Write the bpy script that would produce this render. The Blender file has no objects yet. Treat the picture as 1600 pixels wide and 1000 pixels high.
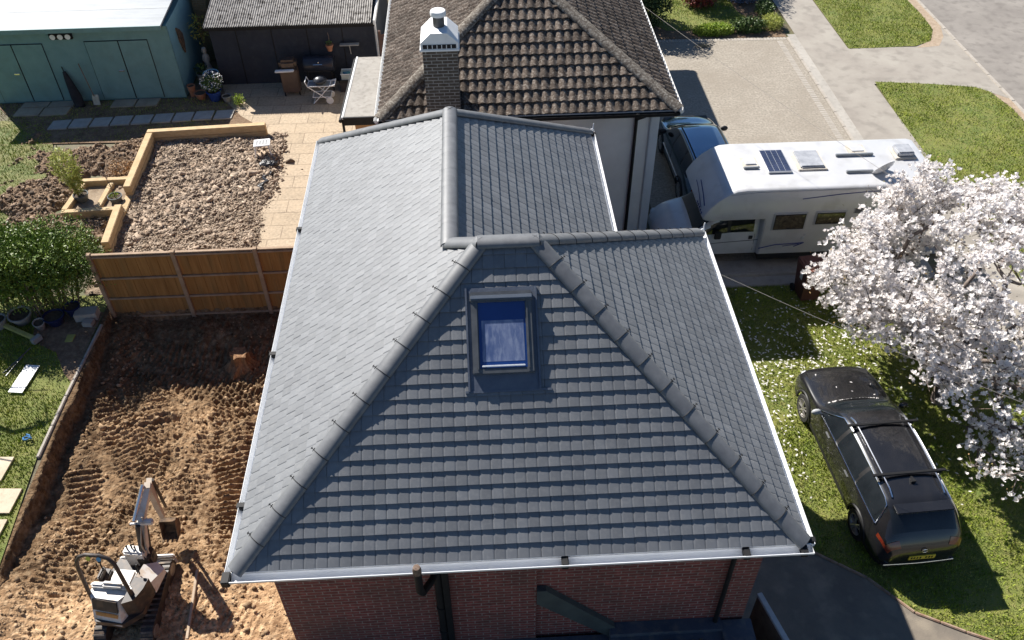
import bpy, bmesh, math, random
import numpy as np
from mathutils import Vector, Matrix
PI = math.pi
random.seed(7)
rng = np.random.default_rng(11)
SC = bpy.context.scene
COL = SC.collection

# ------------------------------------------------------------------ camera
cam = bpy.data.cameras.new("camera")
camo = bpy.data.objects.new("camera", cam)
COL.objects.link(camo)
SC.camera = camo
CR = Vector((0.99863977, -0.05140341, -0.00873494))
CU = Vector((0.04159737, 0.68444548, 0.7278764))
CF = Vector((0.03143674, 0.72724967, -0.68565272))
m = Matrix((CR, CU, -CF)).transposed().to_4x4()
m.translation = Vector((0, 0, 14.2))
camo.matrix_world = m
cam.sensor_width = 36
cam.lens = 1344.42 / 1600 * 36
cam.clip_start = 0.1
cam.clip_end = 1500

# ------------------------------------------------------------------ world, sun, exposure
SUN_DIR = Vector((-0.69, 0.90, 1.0)).normalized()     # towards the sun
elev = math.asin(SUN_DIR.z)
azim = math.atan2(SUN_DIR.x, SUN_DIR.y)
w = bpy.data.worlds.new("World")
SC.world = w
w.use_nodes = True
nt = w.node_tree
bg = nt.nodes["Background"]
sky = nt.nodes.new("ShaderNodeTexSky")
sky.sky_type = 'NISHITA'
sky.sun_disc = False
sky.sun_elevation = elev
sky.sun_rotation = azim
sky.air_density = 1.0
sky.dust_density = 0.0
sky.ozone_density = 6.0
nt.links.new(sky.outputs[0], bg.inputs[0])
bg.inputs[1].default_value = 0.052
sl = bpy.data.lights.new("sun", 'SUN')
sl.energy = 5.0
sl.angle = math.radians(0.5)
sl.color = (1.0, 0.955, 0.89)
so = bpy.data.objects.new("sun", sl)
COL.objects.link(so)
so.rotation_euler = (-SUN_DIR).to_track_quat('-Z', 'Y').to_euler()
so.location = (-20, 30, 40)
SC.view_settings.view_transform = 'Standard'
SC.view_settings.look = 'None'
SC.view_settings.gamma = 1.0
SC.view_settings.exposure = 0.9
SC.render.engine = 'CYCLES'
SC.cycles.max_bounces = 6
SC.cycles.use_denoising = True

# ------------------------------------------------------------------ materials
MATS = {}
def _ramp(nt, stops):
    r = nt.nodes.new("ShaderNodeValToRGB")
    el = r.color_ramp.elements
    while len(el) < len(stops):
        el.new(0.5)
    for e, (p, c) in zip(el, stops):
        e.position = p
        e.color = (*c, 1)
    return r
def M(name, c1, c2=None, scale=4.0, rough=0.8, bump=0.0, bscale=30.0, metal=0.0, spec=0.4, coat=0.0,
      c3=None, scale2=25.0, mix2=0.35, stretch=None, lo=0.35, hi=0.65, tint=0.0, detail=8.0, trans=0.0, space='Object'):
    """noise-driven procedural material; c1..c2 over a large noise, c3 over a second one, optional per-face tint"""
    if name in MATS:
        return MATS[name]
    mt = bpy.data.materials.new(name)
    MATS[name] = mt
    mt.use_nodes = True
    nt = mt.node_tree
    N, L = nt.nodes, nt.links
    b = N["Principled BSDF"]
    b.inputs["Roughness"].default_value = rough
    b.inputs["Metallic"].default_value = metal
    b.inputs["Specular IOR Level"].default_value = spec
    b.inputs["Coat Weight"].default_value = coat
    b.inputs["Coat Roughness"].default_value = 0.052
    b.inputs["Transmission Weight"].default_value = trans
    tc = N.new("ShaderNodeTexCoord")
    co = tc.outputs[space]
    if stretch:
        mp = N.new("ShaderNodeMapping")
        mp.inputs["Scale"].default_value = stretch
        L.new(co, mp.inputs[0])
        co = mp.outputs[0]
    if c2 is None:
        c2 = tuple(min(1, x * 1.12) for x in c1)
    n1 = N.new("ShaderNodeTexNoise")
    n1.inputs["Scale"].default_value = scale
    n1.inputs["Detail"].default_value = detail
    n1.inputs["Roughness"].default_value = 0.65
    L.new(co, n1.inputs["Vector"])
    r1 = _ramp(nt, [(lo, c1), (hi, c2)])
    L.new(n1.outputs["Fac"], r1.inputs[0])
    col = r1.outputs[0]
    if c3 is not None:
        n2 = N.new("ShaderNodeTexNoise")
        n2.inputs["Scale"].default_value = scale2
        n2.inputs["Detail"].default_value = 6
        L.new(co, n2.inputs["Vector"])
        r2 = _ramp(nt, [(0.5, (0, 0, 0)), (0.68, (1, 1, 1))])
        L.new(n2.outputs["Fac"], r2.inputs[0])
        mu = N.new("ShaderNodeMath"); mu.operation = 'MULTIPLY'
        mu.inputs[1].default_value = mix2
        L.new(r2.outputs[0], mu.inputs[0])
        mx = N.new("ShaderNodeMixRGB")
        L.new(mu.outputs[0], mx.inputs[0]); L.new(col, mx.inputs[1])
        mx.inputs[2].default_value = (*c3, 1)
        col = mx.outputs[0]
    if tint:
        at = N.new("ShaderNodeAttribute"); at.attribute_name = "rnd"
        mr = N.new("ShaderNodeMapRange")
        mr.inputs["To Min"].default_value = 1 - tint
        mr.inputs["To Max"].default_value = 1 + tint
        L.new(at.outputs["Fac"], mr.inputs["Value"])
        mx = N.new("ShaderNodeMixRGB"); mx.blend_type = 'MULTIPLY'
        mx.inputs[0].default_value = 1
        L.new(col, mx.inputs[1]); L.new(mr.outputs[0], mx.inputs[2])
        col = mx.outputs[0]
    L.new(col, b.inputs["Base Color"])
    if bump:
        nb = N.new("ShaderNodeTexNoise")
        nb.inputs["Scale"].default_value = bscale
        nb.inputs["Detail"].default_value = 8
        L.new(co, nb.inputs["Vector"])
        bp = N.new("ShaderNodeBump")
        bp.inputs["Strength"].default_value = 1.0
        bp.inputs["Distance"].default_value = bump
        L.new(nb.outputs["Fac"], bp.inputs["Height"])
        L.new(bp.outputs[0], b.inputs["Normal"])
    return mt
def MBrick(name, c1, c2, mortar, bw, rh, ms, rough=0.85, bump=0.004, dirt=None, offset=0.5, dscale=1.2, dmix=0.5, smooth=0.1):
    """masonry / paving pattern in metres, laid out on the UV map"""
    if name in MATS:
        return MATS[name]
    mt = bpy.data.materials.new(name)
    MATS[name] = mt
    mt.use_nodes = True
    nt = mt.node_tree
    N, L = nt.nodes, nt.links
    b = N["Principled BSDF"]
    b.inputs["Roughness"].default_value = rough
    b.inputs["Specular IOR Level"].default_value = 0.3
    tc = N.new("ShaderNodeTexCoord")
    br = N.new("ShaderNodeTexBrick")
    br.offset = offset
    br.inputs["Scale"].default_value = 1
    br.inputs["Brick Width"].default_value = bw
    br.inputs["Row Height"].default_value = rh
    br.inputs["Mortar Size"].default_value = ms
    br.inputs["Mortar Smooth"].default_value = smooth
    br.inputs["Color1"].default_value = (*c1, 1)
    br.inputs["Color2"].default_value = (*c2, 1)
    br.inputs["Mortar"].default_value = (*mortar, 1)
    L.new(tc.outputs["UV"], br.inputs["Vector"])
    col = br.outputs["Color"]
    n1 = N.new("ShaderNodeTexNoise"); n1.inputs["Scale"].default_value = 14; n1.inputs["Detail"].default_value = 8
    L.new(tc.outputs["UV"], n1.inputs["Vector"])
    r0 = _ramp(nt, [(0.3, (0.72, 0.72, 0.72)), (0.7, (1.2, 1.2, 1.2))])
    L.new(n1.outputs["Fac"], r0.inputs[0])
    mx = N.new("ShaderNodeMixRGB"); mx.blend_type = 'MULTIPLY'; mx.inputs[0].default_value = 1
    L.new(col, mx.inputs[1]); L.new(r0.outputs[0], mx.inputs[2])
    col = mx.outputs[0]
    if dirt is not None:
        n2 = N.new("ShaderNodeTexNoise"); n2.inputs["Scale"].default_value = dscale; n2.inputs["Detail"].default_value = 9
        n2.inputs["Roughness"].default_value = 0.7
        L.new(tc.outputs["UV"], n2.inputs["Vector"])
        r2 = _ramp(nt, [(0.42, (0, 0, 0)), (0.66, (dmix, dmix, dmix))])
        L.new(n2.outputs["Fac"], r2.inputs[0])
        mx = N.new("ShaderNodeMixRGB")
        L.new(r2.outputs[0], mx.inputs[0]); L.new(col, mx.inputs[1]); mx.inputs[2].default_value = (*dirt, 1)
        col = mx.outputs[0]
    L.new(col, b.inputs["Base Color"])
    ad = N.new("ShaderNodeMath"); ad.operation = 'MULTIPLY_ADD'
    ad.inputs[1].default_value = -1.0
    L.new(br.outputs["Fac"], ad.inputs[0]); L.new(n1.outputs["Fac"], ad.inputs[2])
    bp = N.new("ShaderNodeBump"); bp.inputs["Distance"].default_value = bump
    L.new(ad.outputs[0], bp.inputs["Height"]); L.new(bp.outputs[0], b.inputs["Normal"])
    return mt

# ------------------------------------------------------------------ value noise on arrays
def _h(ix, iy, s):
    a = (ix.astype(np.int64) * 374761393 + iy.astype(np.int64) * 668265263 + s * 974711) & 0x7fffffff
    a = ((a ^ (a >> 13)) * 1274126177) & 0x7fffffff
    return ((a ^ (a >> 16)) & 0xffff) / 65535.0
def vnoise(x, y, s=0):
    ix = np.floor(x); iy = np.floor(y)
    fx = x - ix; fy = y - iy
    fx = fx * fx * (3 - 2 * fx); fy = fy * fy * (3 - 2 * fy)
    a = _h(ix, iy, s); b = _h(ix + 1, iy, s); c = _h(ix, iy + 1, s); d = _h(ix + 1, iy + 1, s)
    return (a * (1 - fx) + b * fx) * (1 - fy) + (c * (1 - fx) + d * fx) * fy
def fbm(x, y, sc, octs=5, s=0, gain=0.5):
    t = 0; amp = 1; tot = 0
    for o in range(octs):
        t = t + amp * vnoise(x * sc + 17.3 * o, y * sc - 9.1 * o, s + o)
        tot += amp
        amp *= gain; sc *= 2.03
    return t / tot
def ss(x, a, b):
    t = np.clip((x - a) / (b - a), 0, 1)
    return t * t * (3 - 2 * t)
def inpoly(x, y, poly):
    r = np.zeros(x.shape, bool)
    n = len(poly); j = n - 1
    for i in range(n):
        xi, yi = poly[i]; xj, yj = poly[j]
        if yi != yj:
            c = ((yi > y) != (yj > y)) & (x < (xj - xi) * (y - yi) / (yj - yi) + xi)
            r ^= c
        j = i
    return r

# ------------------------------------------------------------------ mesh building
class MB:
    def __init__(s):
        s.v = []; s.f = []
    def add(s, vs, fs):
        o = len(s.v)
        s.v += [tuple(v) for v in vs]
        s.f += [tuple(i + o for i in f) for f in fs]
        return s
    def box(s, x0, x1, y0, y1, z0, z1, mtx=None):
        vs = [Vector((x, y, z)) for x in (x0, x1) for y in (y0, y1) for z in (z0, z1)]
        if mtx is not None: vs = [mtx @ v for v in vs]
        return s.add(vs, [(0, 1, 3, 2), (4, 6, 7, 5), (0, 4, 5, 1), (2, 3, 7, 6), (0, 2, 6, 4), (1, 5, 7, 3)])
    def bbox(s, x0, x1, y0, y1, z0, z1, r=0.02, mtx=None):
        """box with chamfered edges"""
        r = min(r, (x1 - x0) * .45, (y1 - y0) * .45, (z1 - z0) * .45)
        bm = bmesh.new()
        bmesh.ops.create_cube(bm, size=1)
        for v in bm.verts:
            v.co = Vector(((x0 + x1) / 2 + v.co.x * (x1 - x0), (y0 + y1) / 2 + v.co.y * (y1 - y0), (z0 + z1) / 2 + v.co.z * (z1 - z0)))
        bmesh.ops.bevel(bm, geom=bm.edges[:], offset=r, segments=2, affect='EDGES')
        bm.verts.index_update()
        s.add([(mtx @ v.co) if mtx is not None else v.co for v in bm.verts], [[v.index for v in f.verts] for f in bm.faces])
        bm.free(); return s
    def rod(s, a, b, r, n=8, r2=None, caps=True):
        a = Vector(a); b = Vector(b)
        d = (b - a).normalized()
        t = Vector((0, 0, 1)) if abs(d.z) < .9 else Vector((1, 0, 0))
        u = d.cross(t).normalized(); v = d.cross(u)
        r2 = r if r2 is None else r2
        vs = [a + (u * math.cos(2 * PI * i / n) + v * math.sin(2 * PI * i / n)) * r for i in range(n)]
        vs += [b + (u * math.cos(2 * PI * i / n) + v * math.sin(2 * PI * i / n)) * r2 for i in range(n)]
        fs = [(i, (i + 1) % n, n + (i + 1) % n, n + i) for i in range(n)]
        if caps: fs += [tuple(range(n))[::-1], tuple(range(n, 2 * n))]
        return s.add(vs, fs)
    def tube(s, pts, r, n=8, closed=False):
        pts = [Vector(p) for p in pts]
        m = len(pts); o = len(s.v)
        prev = None
        for i, p in enumerate(pts):
            if closed: d = pts[(i + 1) % m] - pts[i - 1]
            else: d = pts[min(i + 1, m - 1)] - pts[max(i - 1, 0)]
            d.normalize()
            if prev is None:
                t = Vector((0, 0, 1)) if abs(d.z) < .9 else Vector((1, 0, 0))
                u = d.cross(t).normalized()
            else:
                u = (prev - d * prev.dot(d)).normalized()
            prev = u
            v = d.cross(u)
            rr = r[i] if isinstance(r, (list, tuple)) else r
            for k in range(n):
                s.v.append(tuple(p + (u * math.cos(2 * PI * k / n) + v * math.sin(2 * PI * k / n)) * rr))
        for i in range(m if closed else m - 1):
            a = o + i * n; b = o + ((i + 1) % m) * n
            for k in range(n):
                s.f.append((a + k, a + (k + 1) % n, b + (k + 1) % n, b + k))
        if not closed:
            s.f.append(tuple(o + k for k in range(n))[::-1])
            s.f.append(tuple(o + (m - 1) * n + k for k in range(n)))
        return s
    def lathe(s, prof, c=(0, 0, 0), axis='z', n=20, mtx=None, caps=True):
        o = len(s.v); c = Vector(c)
        for (r, h) in prof:
            for k in range(n):
                a = 2 * PI * k / n
                x, y = r * math.cos(a), r * math.sin(a)
                p = {'z': Vector((x, y, h)), 'x': Vector((h, x, y)), 'y': Vector((x, h, y))}[axis]
                p = p + c
                if mtx is not None: p = mtx @ p
                s.v.append(tuple(p))
        for i in range(len(prof) - 1):
            for k in range(n):
                s.f.append((o + i * n + k, o + i * n + (k + 1) % n, o + (i + 1) * n + (k + 1) % n, o + (i + 1) * n + k))
        if caps and prof[0][0] > 1e-4: s.f.append(tuple(o + k for k in range(n)))
        if caps and prof[-1][0] > 1e-4: s.f.append(tuple(o + (len(prof) - 1) * n + k for k in range(n)))
        return s
    def prism(s, poly, z0, z1, mtx=None, plane='xy'):
        n = len(poly)
        def P(a, b, h):
            v = Vector({'xy': (a, b, h), 'xz': (a, h, b), 'yz': (h, a, b)}[plane])
            return mtx @ v if mtx is not None else v
        vs = [P(a, b, z0) for a, b in poly] + [P(a, b, z1) for a, b in poly]
        fs = [tuple(range(n))[::-1], tuple(range(n, 2 * n))] + [(i, (i + 1) % n, n + (i + 1) % n, n + i) for i in range(n)]
        return s.add(vs, fs)
    def sphere(s, c, rx, ry=None, rz=None, n=12, m=8, mtx=None, jitter=0):
        ry = rx if ry is None else ry; rz = rx if rz is None else rz
        pr = []
        o = len(s.v); c = Vector(c)
        for i in range(m + 1):
            th = PI * i / m
            for k in range(n):
                a = 2 * PI * k / n
                j = 1 + (random.uniform(-jitter, jitter) if jitter else 0)
                p = Vector((rx * math.sin(th) * math.cos(a) * j, ry * math.sin(th) * math.sin(a) * j, rz * math.cos(th) * j))
                if mtx is not None: p = mtx @ p
                s.v.append(tuple(p + c))
        for i in range(m):
            for k in range(n):
                s.f.append((o + i * n + k, o + (i + 1) * n + k, o + (i + 1) * n + (k + 1) % n, o + i * n + (k + 1) % n))
        return s
    def build(s, name, mat, parent=None, smooth=False, bevel=0, uv=True):
        me = bpy.data.meshes.new(name)
        me.from_pydata(s.v, [], s.f)
        me.validate()
        return finish(name, me, mat, parent, smooth, uv)
def finish(name, me, mat, parent=None, smooth=False, uv=True, normals=True):
    if normals:
        bm = bmesh.new(); bm.from_mesh(me)
        bmesh.ops.remove_doubles(bm, verts=bm.verts[:], dist=1e-5)
        bmesh.ops.recalc_face_normals(bm, faces=bm.faces[:])
        bm.to_mesh(me); bm.free()
    if uv and len(me.polygons): boxuv(me)
    if smooth:
        me.polygons.foreach_set("use_smooth", np.ones(len(me.polygons), bool))
        if smooth != 'all':
            me.set_sharp_from_angle(angle=math.radians(smooth if smooth > 1 else 40))
    me.materials.append(mat)
    ob = bpy.data.objects.new(name, me)
    COL.objects.link(ob)
    if parent is not None: ob.parent = parent
    return ob
def boxuv(me):
    n = len(me.loops)
    if not n: return
    uvl = me.uv_layers.new(name="UVMap")
    co = np.empty(len(me.vertices) * 3); me.vertices.foreach_get("co", co); co = co.reshape(-1, 3)
    vi = np.empty(n, np.int32); me.loops.foreach_get("vertex_index", vi)
    nf = len(me.polygons)
    nr = np.empty(nf * 3); me.polygons.foreach_get("normal", nr); nr = np.abs(nr.reshape(-1, 3))
    lt = np.empty(nf, np.int32); me.polygons.foreach_get("loop_total", lt)
    ax = np.repeat(np.argmax(nr + np.array([0, 0, 1e-3]), axis=1), lt)
    p = co[vi]
    u = np.where(ax == 0, p[:, 1], p[:, 0]); v = np.where(ax == 2, p[:, 1], p[:, 2])
    uvl.data.foreach_set("uv", np.stack([u, v], 1).ravel())
def from_arrays(name, V, Fq, mat, parent=None, smooth=False, uv=False, rnd=None, k=4):
    """fast mesh from numpy arrays: V (n,3), Fq (m,k)"""
    me = bpy.data.meshes.new(name)
    V = np.asarray(V, np.float32); Fq = np.asarray(Fq, np.int32)
    me.vertices.add(len(V)); me.vertices.foreach_set("co", V.ravel())
    me.loops.add(Fq.size); me.loops.foreach_set("vertex_index", Fq.ravel())
    me.polygons.add(len(Fq)); me.polygons.foreach_set("loop_start", np.arange(0, Fq.size, k, dtype=np.int32))
    me.update(calc_edges=True)
    if rnd is not None:
        a = me.attributes.new("rnd", 'FLOAT', 'FACE'); a.data.foreach_set("value", np.asarray(rnd, np.float32))
    return finish(name, me, mat, parent, 'all' if smooth else False, uv, normals=False)
def thing(name, label, cat, loc=(0, 0, 0), rz=0, group=None):
    o = bpy.data.objects.new(name, None); COL.objects.link(o)
    o.empty_display_size = .2
    o.location = loc; o.rotation_euler = (0, 0, rz)
    return tag(o, label, cat, group)
def tag(o, label, cat, group=None, kind=None):
    if label: o["label"] = label
    if cat: o["category"] = cat
    if group: o["group"] = group
    if kind: o["kind"] = kind
    return o
def struct(o):
    o["kind"] = "structure"; return o
def copy_tree(o, parent=None):
    c = o.copy(); COL.objects.link(c)
    if parent is not None: c.parent = parent
    for ch in list(o.children): copy_tree(ch, c)
    return c
def sheet(name, poly, z, mat):
    mb = MB(); mb.add([(x, y, z) for x, y in poly], [tuple(range(len(poly)))])
    me = bpy.data.meshes.new(name); me.from_pydata(mb.v, [], mb.f)
    bm = bmesh.new(); bm.from_mesh(me)
    bmesh.ops.triangulate(bm, faces=bm.faces[:])
    for f in bm.faces:
        if f.normal.z < 0: f.normal_flip()
    bm.to_mesh(me); bm.free()
    return struct(finish(name, me, mat, normals=False))
def heightfield(name, x0, x1, y0, y1, st, zf, mat, parent=None, smooth=True, rf=None):
    xs = np.arange(x0, x1 + 1e-6, st); ys = np.arange(y0, y1 + 1e-6, st)
    X, Y = np.meshgrid(xs, ys)
    Z = zf(X, Y)
    nx = len(xs); ny = len(ys)
    V = np.stack([X.ravel(), Y.ravel(), Z.ravel()], 1)
    i = (np.arange(ny - 1)[:, None] * nx + np.arange(nx - 1)[None]).ravel()
    Fq = np.stack([i, i + 1, i + nx + 1, i + nx], 1)
    rnd = None if rf is None else rf(X, Y)[:-1, :-1].ravel()
    return from_arrays(name, V, Fq, mat, parent, smooth, rnd=rnd)
def scatter_mesh(name, P, S, base_v, base_f, mat, flat=None, jit=0.25, yaw_only=False, rndattr=True, parent=None):
    """many jittered copies of a small shape in one mesh. P (n,3), S (n,) or (n,3) sizes"""
    n = len(P); bv = np.asarray(base_v, float); bf = np.asarray(base_f)
    S = np.asarray(S, float)
    if S.ndim == 1: S = S[:, None] * np.ones((1, 3))
    a = rng.uniform(0, 2 * PI, n)
    b = np.zeros(n) if yaw_only else rng.normal(0, .5, n)
    c = np.zeros(n) if yaw_only else rng.normal(0, .5, n)
    V = bv[None] * (1 + rng.uniform(-jit, jit, (n, len(bv), 1))) * S[:, None, :]
    def rot(V, ang, i, j):
        ca, sa = np.cos(ang)[:, None], np.sin(ang)[:, None]
        x, y = V[..., i].copy(), V[..., j].copy()
        V[..., i] = ca * x - sa * y; V[..., j] = sa * x + ca * y
    rot(V, b, 0, 2); rot(V, c, 1, 2); rot(V, a, 0, 1)
    V += P[:, None, :]
    Fq = bf[None] + (np.arange(n) * len(bv))[:, None, None]
    rnd = np.repeat(rng.uniform(0, 1, n), len(bf)) if rndattr else None
    return from_arrays(name, V.reshape(-1, 3), Fq.reshape(-1, bf.shape[1]), mat, parent, False, rnd=rnd, k=bf.shape[1])
def ico():
    bm = bmesh.new(); bmesh.ops.create_icosphere(bm, subdivisions=1, radius=1)
    v = [tuple(x.co) for x in bm.verts]; bm.verts.index_update()
    f = [[x.index for x in y.verts] for y in bm.faces]; bm.free()
    return v, f
ICO_V, ICO_F = ico()
def grass(name, polys, dens, h, mat, z=0.0, wdt=0.012, holes=()):
    Ps = []
    for poly in polys:
        xs = [p[0] for p in poly]; ys = [p[1] for p in poly]
        n = int((max(xs) - min(xs)) * (max(ys) - min(ys)) * dens)
        x = rng.uniform(min(xs), max(xs), n); y = rng.uniform(min(ys), max(ys), n)
        k = inpoly(x, y, poly)
        for hp in holes: k &= ~inpoly(x, y, hp)
        k &= (fbm(x, y, 1.1, 4, 5) + rng.uniform(-.25, .25, n)) > 0.36
        Ps.append(np.stack([x[k], y[k]], 1))
    P = np.concatenate(Ps); n = len(P)
    a = rng.uniform(0, 2 * PI, n); lean = rng.uniform(0.1, .9, n); la = rng.uniform(0, 2 * PI, n)
    hh = h * rng.uniform(.45, 1.2, n) * (0.6 + .8 * fbm(P[:, 0], P[:, 1], 2.5, 3, 9))
    dx = np.cos(a) * wdt; dy = np.sin(a) * wdt
    V = np.empty((n, 3, 3))
    V[:, 0] = np.stack([P[:, 0] - dx, P[:, 1] - dy, np.full(n, z - .01)], 1)
    V[:, 1] = np.stack([P[:, 0] + dx, P[:, 1] + dy, np.full(n, z - .01)], 1)
    V[:, 2] = np.stack([P[:, 0] + np.cos(la) * lean * hh, P[:, 1] + np.sin(la) * lean * hh, z + hh], 1)
    Fq = np.arange(3 * n).reshape(-1, 3)
    return from_arrays(name, V.reshape(-1, 3), Fq, mat, rnd=rng.uniform(0, 1, n), k=3)
# ------------------------------------------------------------------ setting: ground
m_ground = M("ground_earth", (0.10, 0.085, 0.05), (0.17, 0.14, 0.08), scale=.8, bump=.02, bscale=12, c3=(0.08, 0.11, 0.03), mix2=.7, scale2=2)
m_lawn = M("lawn_base", (0.20, 0.205, 0.045), (0.12, 0.16, 0.03), scale=1.6, bump=.03, bscale=45, c3=(0.24, 0.21, 0.08), scale2=9, mix2=.55)
m_lawn_dry = M("lawn_base_dry", (0.20, 0.19, 0.06), (0.10, 0.14, 0.03), scale=1.4, bump=.03, bscale=45, c3=(0.30, 0.25, 0.11), scale2=7, mix2=.6)
m_blade = M("grass_blade", (0.17, 0.25, 0.02), (0.32, 0.37, 0.05), scale=2.2, rough=.6, tint=.45, c3=(0.40, 0.35, 0.13), scale2=3.2, mix2=.75, spec=.25)
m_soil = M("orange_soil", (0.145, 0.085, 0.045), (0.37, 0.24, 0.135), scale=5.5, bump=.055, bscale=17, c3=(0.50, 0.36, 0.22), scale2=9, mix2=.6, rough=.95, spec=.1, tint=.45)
m_soil_dark = M("brown_soil", (0.13, 0.085, 0.055), (0.26, 0.18, 0.12), scale=3, bump=.03, bscale=25, rough=.95, spec=.15, c3=(.3, .22, .14), scale2=12)
m_clod = M("soil_clod", (0.19, 0.12, 0.065), (0.44, 0.31, 0.19), scale=6, bump=.01, bscale=60, rough=.95, tint=.4, spec=.15)
m_rub = M("crushed_rubble", (0.22, 0.165, 0.115), (0.38, 0.30, 0.215), scale=3, bump=.02, bscale=35, rough=.95, spec=.15, c3=(.2, .13, .09), scale2=14)
m_rubst = M("rubble_piece", (0.21, 0.15, 0.105), (0.43, 0.345, 0.265), scale=5, bump=.008, bscale=60, rough=.95, tint=.45, spec=.15)
m_conc = M("concrete_grey", (0.33, 0.305, 0.27), (0.42, 0.39, 0.345), scale=.9, bump=.004, bscale=60, c3=(.26, .24, .21), scale2=6, mix2=.5, rough=.9)
m_path = M("path_concrete", (0.28, 0.25, 0.215), (0.35, 0.32, 0.275), scale=.7, bump=.003, bscale=70, c3=(.20, .18, .155), scale2=2.2, mix2=.6, rough=.9, stretch=(1, 1, 1))
m_road = M("road_asphalt", (0.20, 0.18, 0.16), (0.28, 0.255, 0.225), scale=.6, bump=.004, bscale=90, c3=(.14, .125, .11), scale2=3, mix2=.5, rough=.9)
m_tar = M("forecourt_concrete", (0.215, 0.18, 0.14), (0.14, 0.122, 0.10), scale=.9, bump=.006, bscale=50, c3=(.32, .27, .20), scale2=2.5, mix2=.5, rough=.9)
m_block = MBrick("block_paving", (0.35, 0.31, 0.255), (0.315, 0.28, 0.23), (0.285, 0.25, 0.205), .21, .105, .008, bump=.002, dirt=(.255, .22, .175), dscale=.7, dmix=.7)
m_kerb = M("kerb_stone", (0.34, 0.305, 0.26), (0.42, 0.38, 0.33), scale=6, bump=.004, bscale=60, c3=(.3, .27, .22), scale2=20, rough=.9)
m_slab = M("sandstone_slab", (0.50, 0.41, 0.295), (0.60, 0.50, 0.37), scale=2.5, bump=.004, bscale=40, c3=(.40, .32, .22), scale2=8, mix2=.5, rough=.85)
m_patio = MBrick("patio_slabs", (0.44, 0.35, 0.25), (0.36, 0.285, 0.20), (0.22, 0.17, 0.12), .9, .6, .012, bump=.006, dirt=(.46, .36, .25), dscale=2.2, dmix=.7, offset=.37)

ring = MB()
XO, YO = 260, 300
hx0, hx1, hy0, hy1 = -9.25, -2.9, 2.0, 16.15
for (a, b, c, d) in ((-XO, hx0, -60, YO), (hx1, XO, -60, YO), (hx0, hx1, hy1, YO), (hx0, hx1, -60, hy0)):
    ring.add([(a, c, 0), (b, c, 0), (b, d, 0), (a, d, 0)], [(0, 1, 2, 3)])
for i in range(len(ring.v)): ring.v[i] = (ring.v[i][0], ring.v[i][1], -.03)
g = ring.build("ground", m_ground); struct(g)

def tracks(X, Y):
    t = 0
    for (cx, cy, ang, wd, ln, ph) in ((-7.9, 14.6, .9, .35, 1.3, 0), (-6.4, 14.8, 1.5, .35, 1.5, 1), (-4.4, 14.6, 1.2, .35, 1.1, 2), (-8.2, 12.6, .5, .35, 1.6, 0), (-7.0, 11.9, .25, .35, 1.2, 1), (-6.2, 11.2, -.1, .35, 1.3, 2),
                                      (-5.3, 10.6, .3, .35, 1.2, 0), (-4.2, 9.9, .1, .35, 1.6, 1), (-8.3, 10.6, .3, .35, 1.2, 0), (-3.9, 12.4, .2, .35, 1.4, 0), (-8.35, 8.3, -.12, .35, 1.6, 1), (-4.9, 7.8, 1.3, .3, 1.0, 0),
                                      (-6.9, 14.0, 1.25, .5, 2.0, 0), (-5.6, 12.2, .25, .45, 2.0, .7), (-4.9, 11.4, .1, .35, 1.9, 2), (-7.6, 12.9, .3, .5, 1.8, 1),
                                      (-6.3, 12.9, 1.9, .4, 1.6, 1), (-8.0, 8.8, -.2, .5, 2.2, 0), (-4.6, 13.2, .8, .4, 1.6, 0), (-7.4, 10.9, -.35, .4, 1.3, 0), (-5.2, 9.9, .1, .5, 1.3, 0)):
        ca, sa = math.cos(ang), math.sin(ang)
        u = (X - cx) * ca + (Y - cy) * sa; v = -(X - cx) * sa + (Y - cy) * ca
        msk = ss(-np.abs(u), -wd, -wd * .8) * ss(-np.abs(v), -ln, -ln * .8)
        t = t + msk * (np.sin(v * 2 * PI / .135 + ph + 3 * fbm(X, Y, 1.5, 2, 8)) * .5 - .5) * .072
    return t
def soilz(X, Y):
    base = -.56 + .46 * ss(-Y, -10.2, -7.6) + .26 * ss(Y, 14.4, 15.8) + .16 * ss(-X, 8.2, 8.9) + .05 * np.sin(X * .9)
    rough = (fbm(X, Y, 1.3, 3, 1) - .5) * .20 + (fbm(X, Y, 8.5, 6, 2, .80) - .5) * (.13 + .11 * ss(fbm(X, Y, .6, 2, 3), .45, .6))
    calm = ss(-Y, -8.9, -7.9)
    z = base + rough * (1 - .72 * calm) + tracks(X, Y) * (1 - .5 * calm)
    heap = np.exp(-(((X + 6.9) / 1.7) ** 2 + ((Y - 9.6) / .55) ** 2)) * .22 + np.exp(-(((X + 5.2) / .8) ** 2 + ((Y - 8.9) / .5) ** 2)) * .16
    z += heap * (.6 + .9 * fbm(X, Y, 4, 4, 6))
    # bank up to the lawn on the west and to the fence on the north
    e = .16 * (fbm(X * 0, Y, 1.6, 4, 4) - .5) + .05 * fbm(X, Y, 9, 3, 14)
    z = np.maximum(z, z * 0 + (-.02) * 1.0 - (1 - ss(-(X + 9.02 + e), .0, .13)) * 1.2)
    z = np.maximum(z, -.05 - (1 - ss(Y, 15.8 + e, 16.05 + e)) * 1.2)
    return z
s = heightfield("excavated_soil", hx0 - .03, hx1 + .3, 2.0, 16.2, .035, soilz, m_soil, rf=lambda X, Y: np.clip(.30 + .75 * ss(-Y, -9.3, -7.8) - .45 * ss(-X, 8.5, 8.9) - .32 * ss(Y, 12.6, 14.2) + (fbm(X, Y, 1.1, 4, 71) - .5) * 1.3, 0, 1)); struct(s)  # tint: paler soil in the south; shade of west bank and fence painted in
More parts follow.
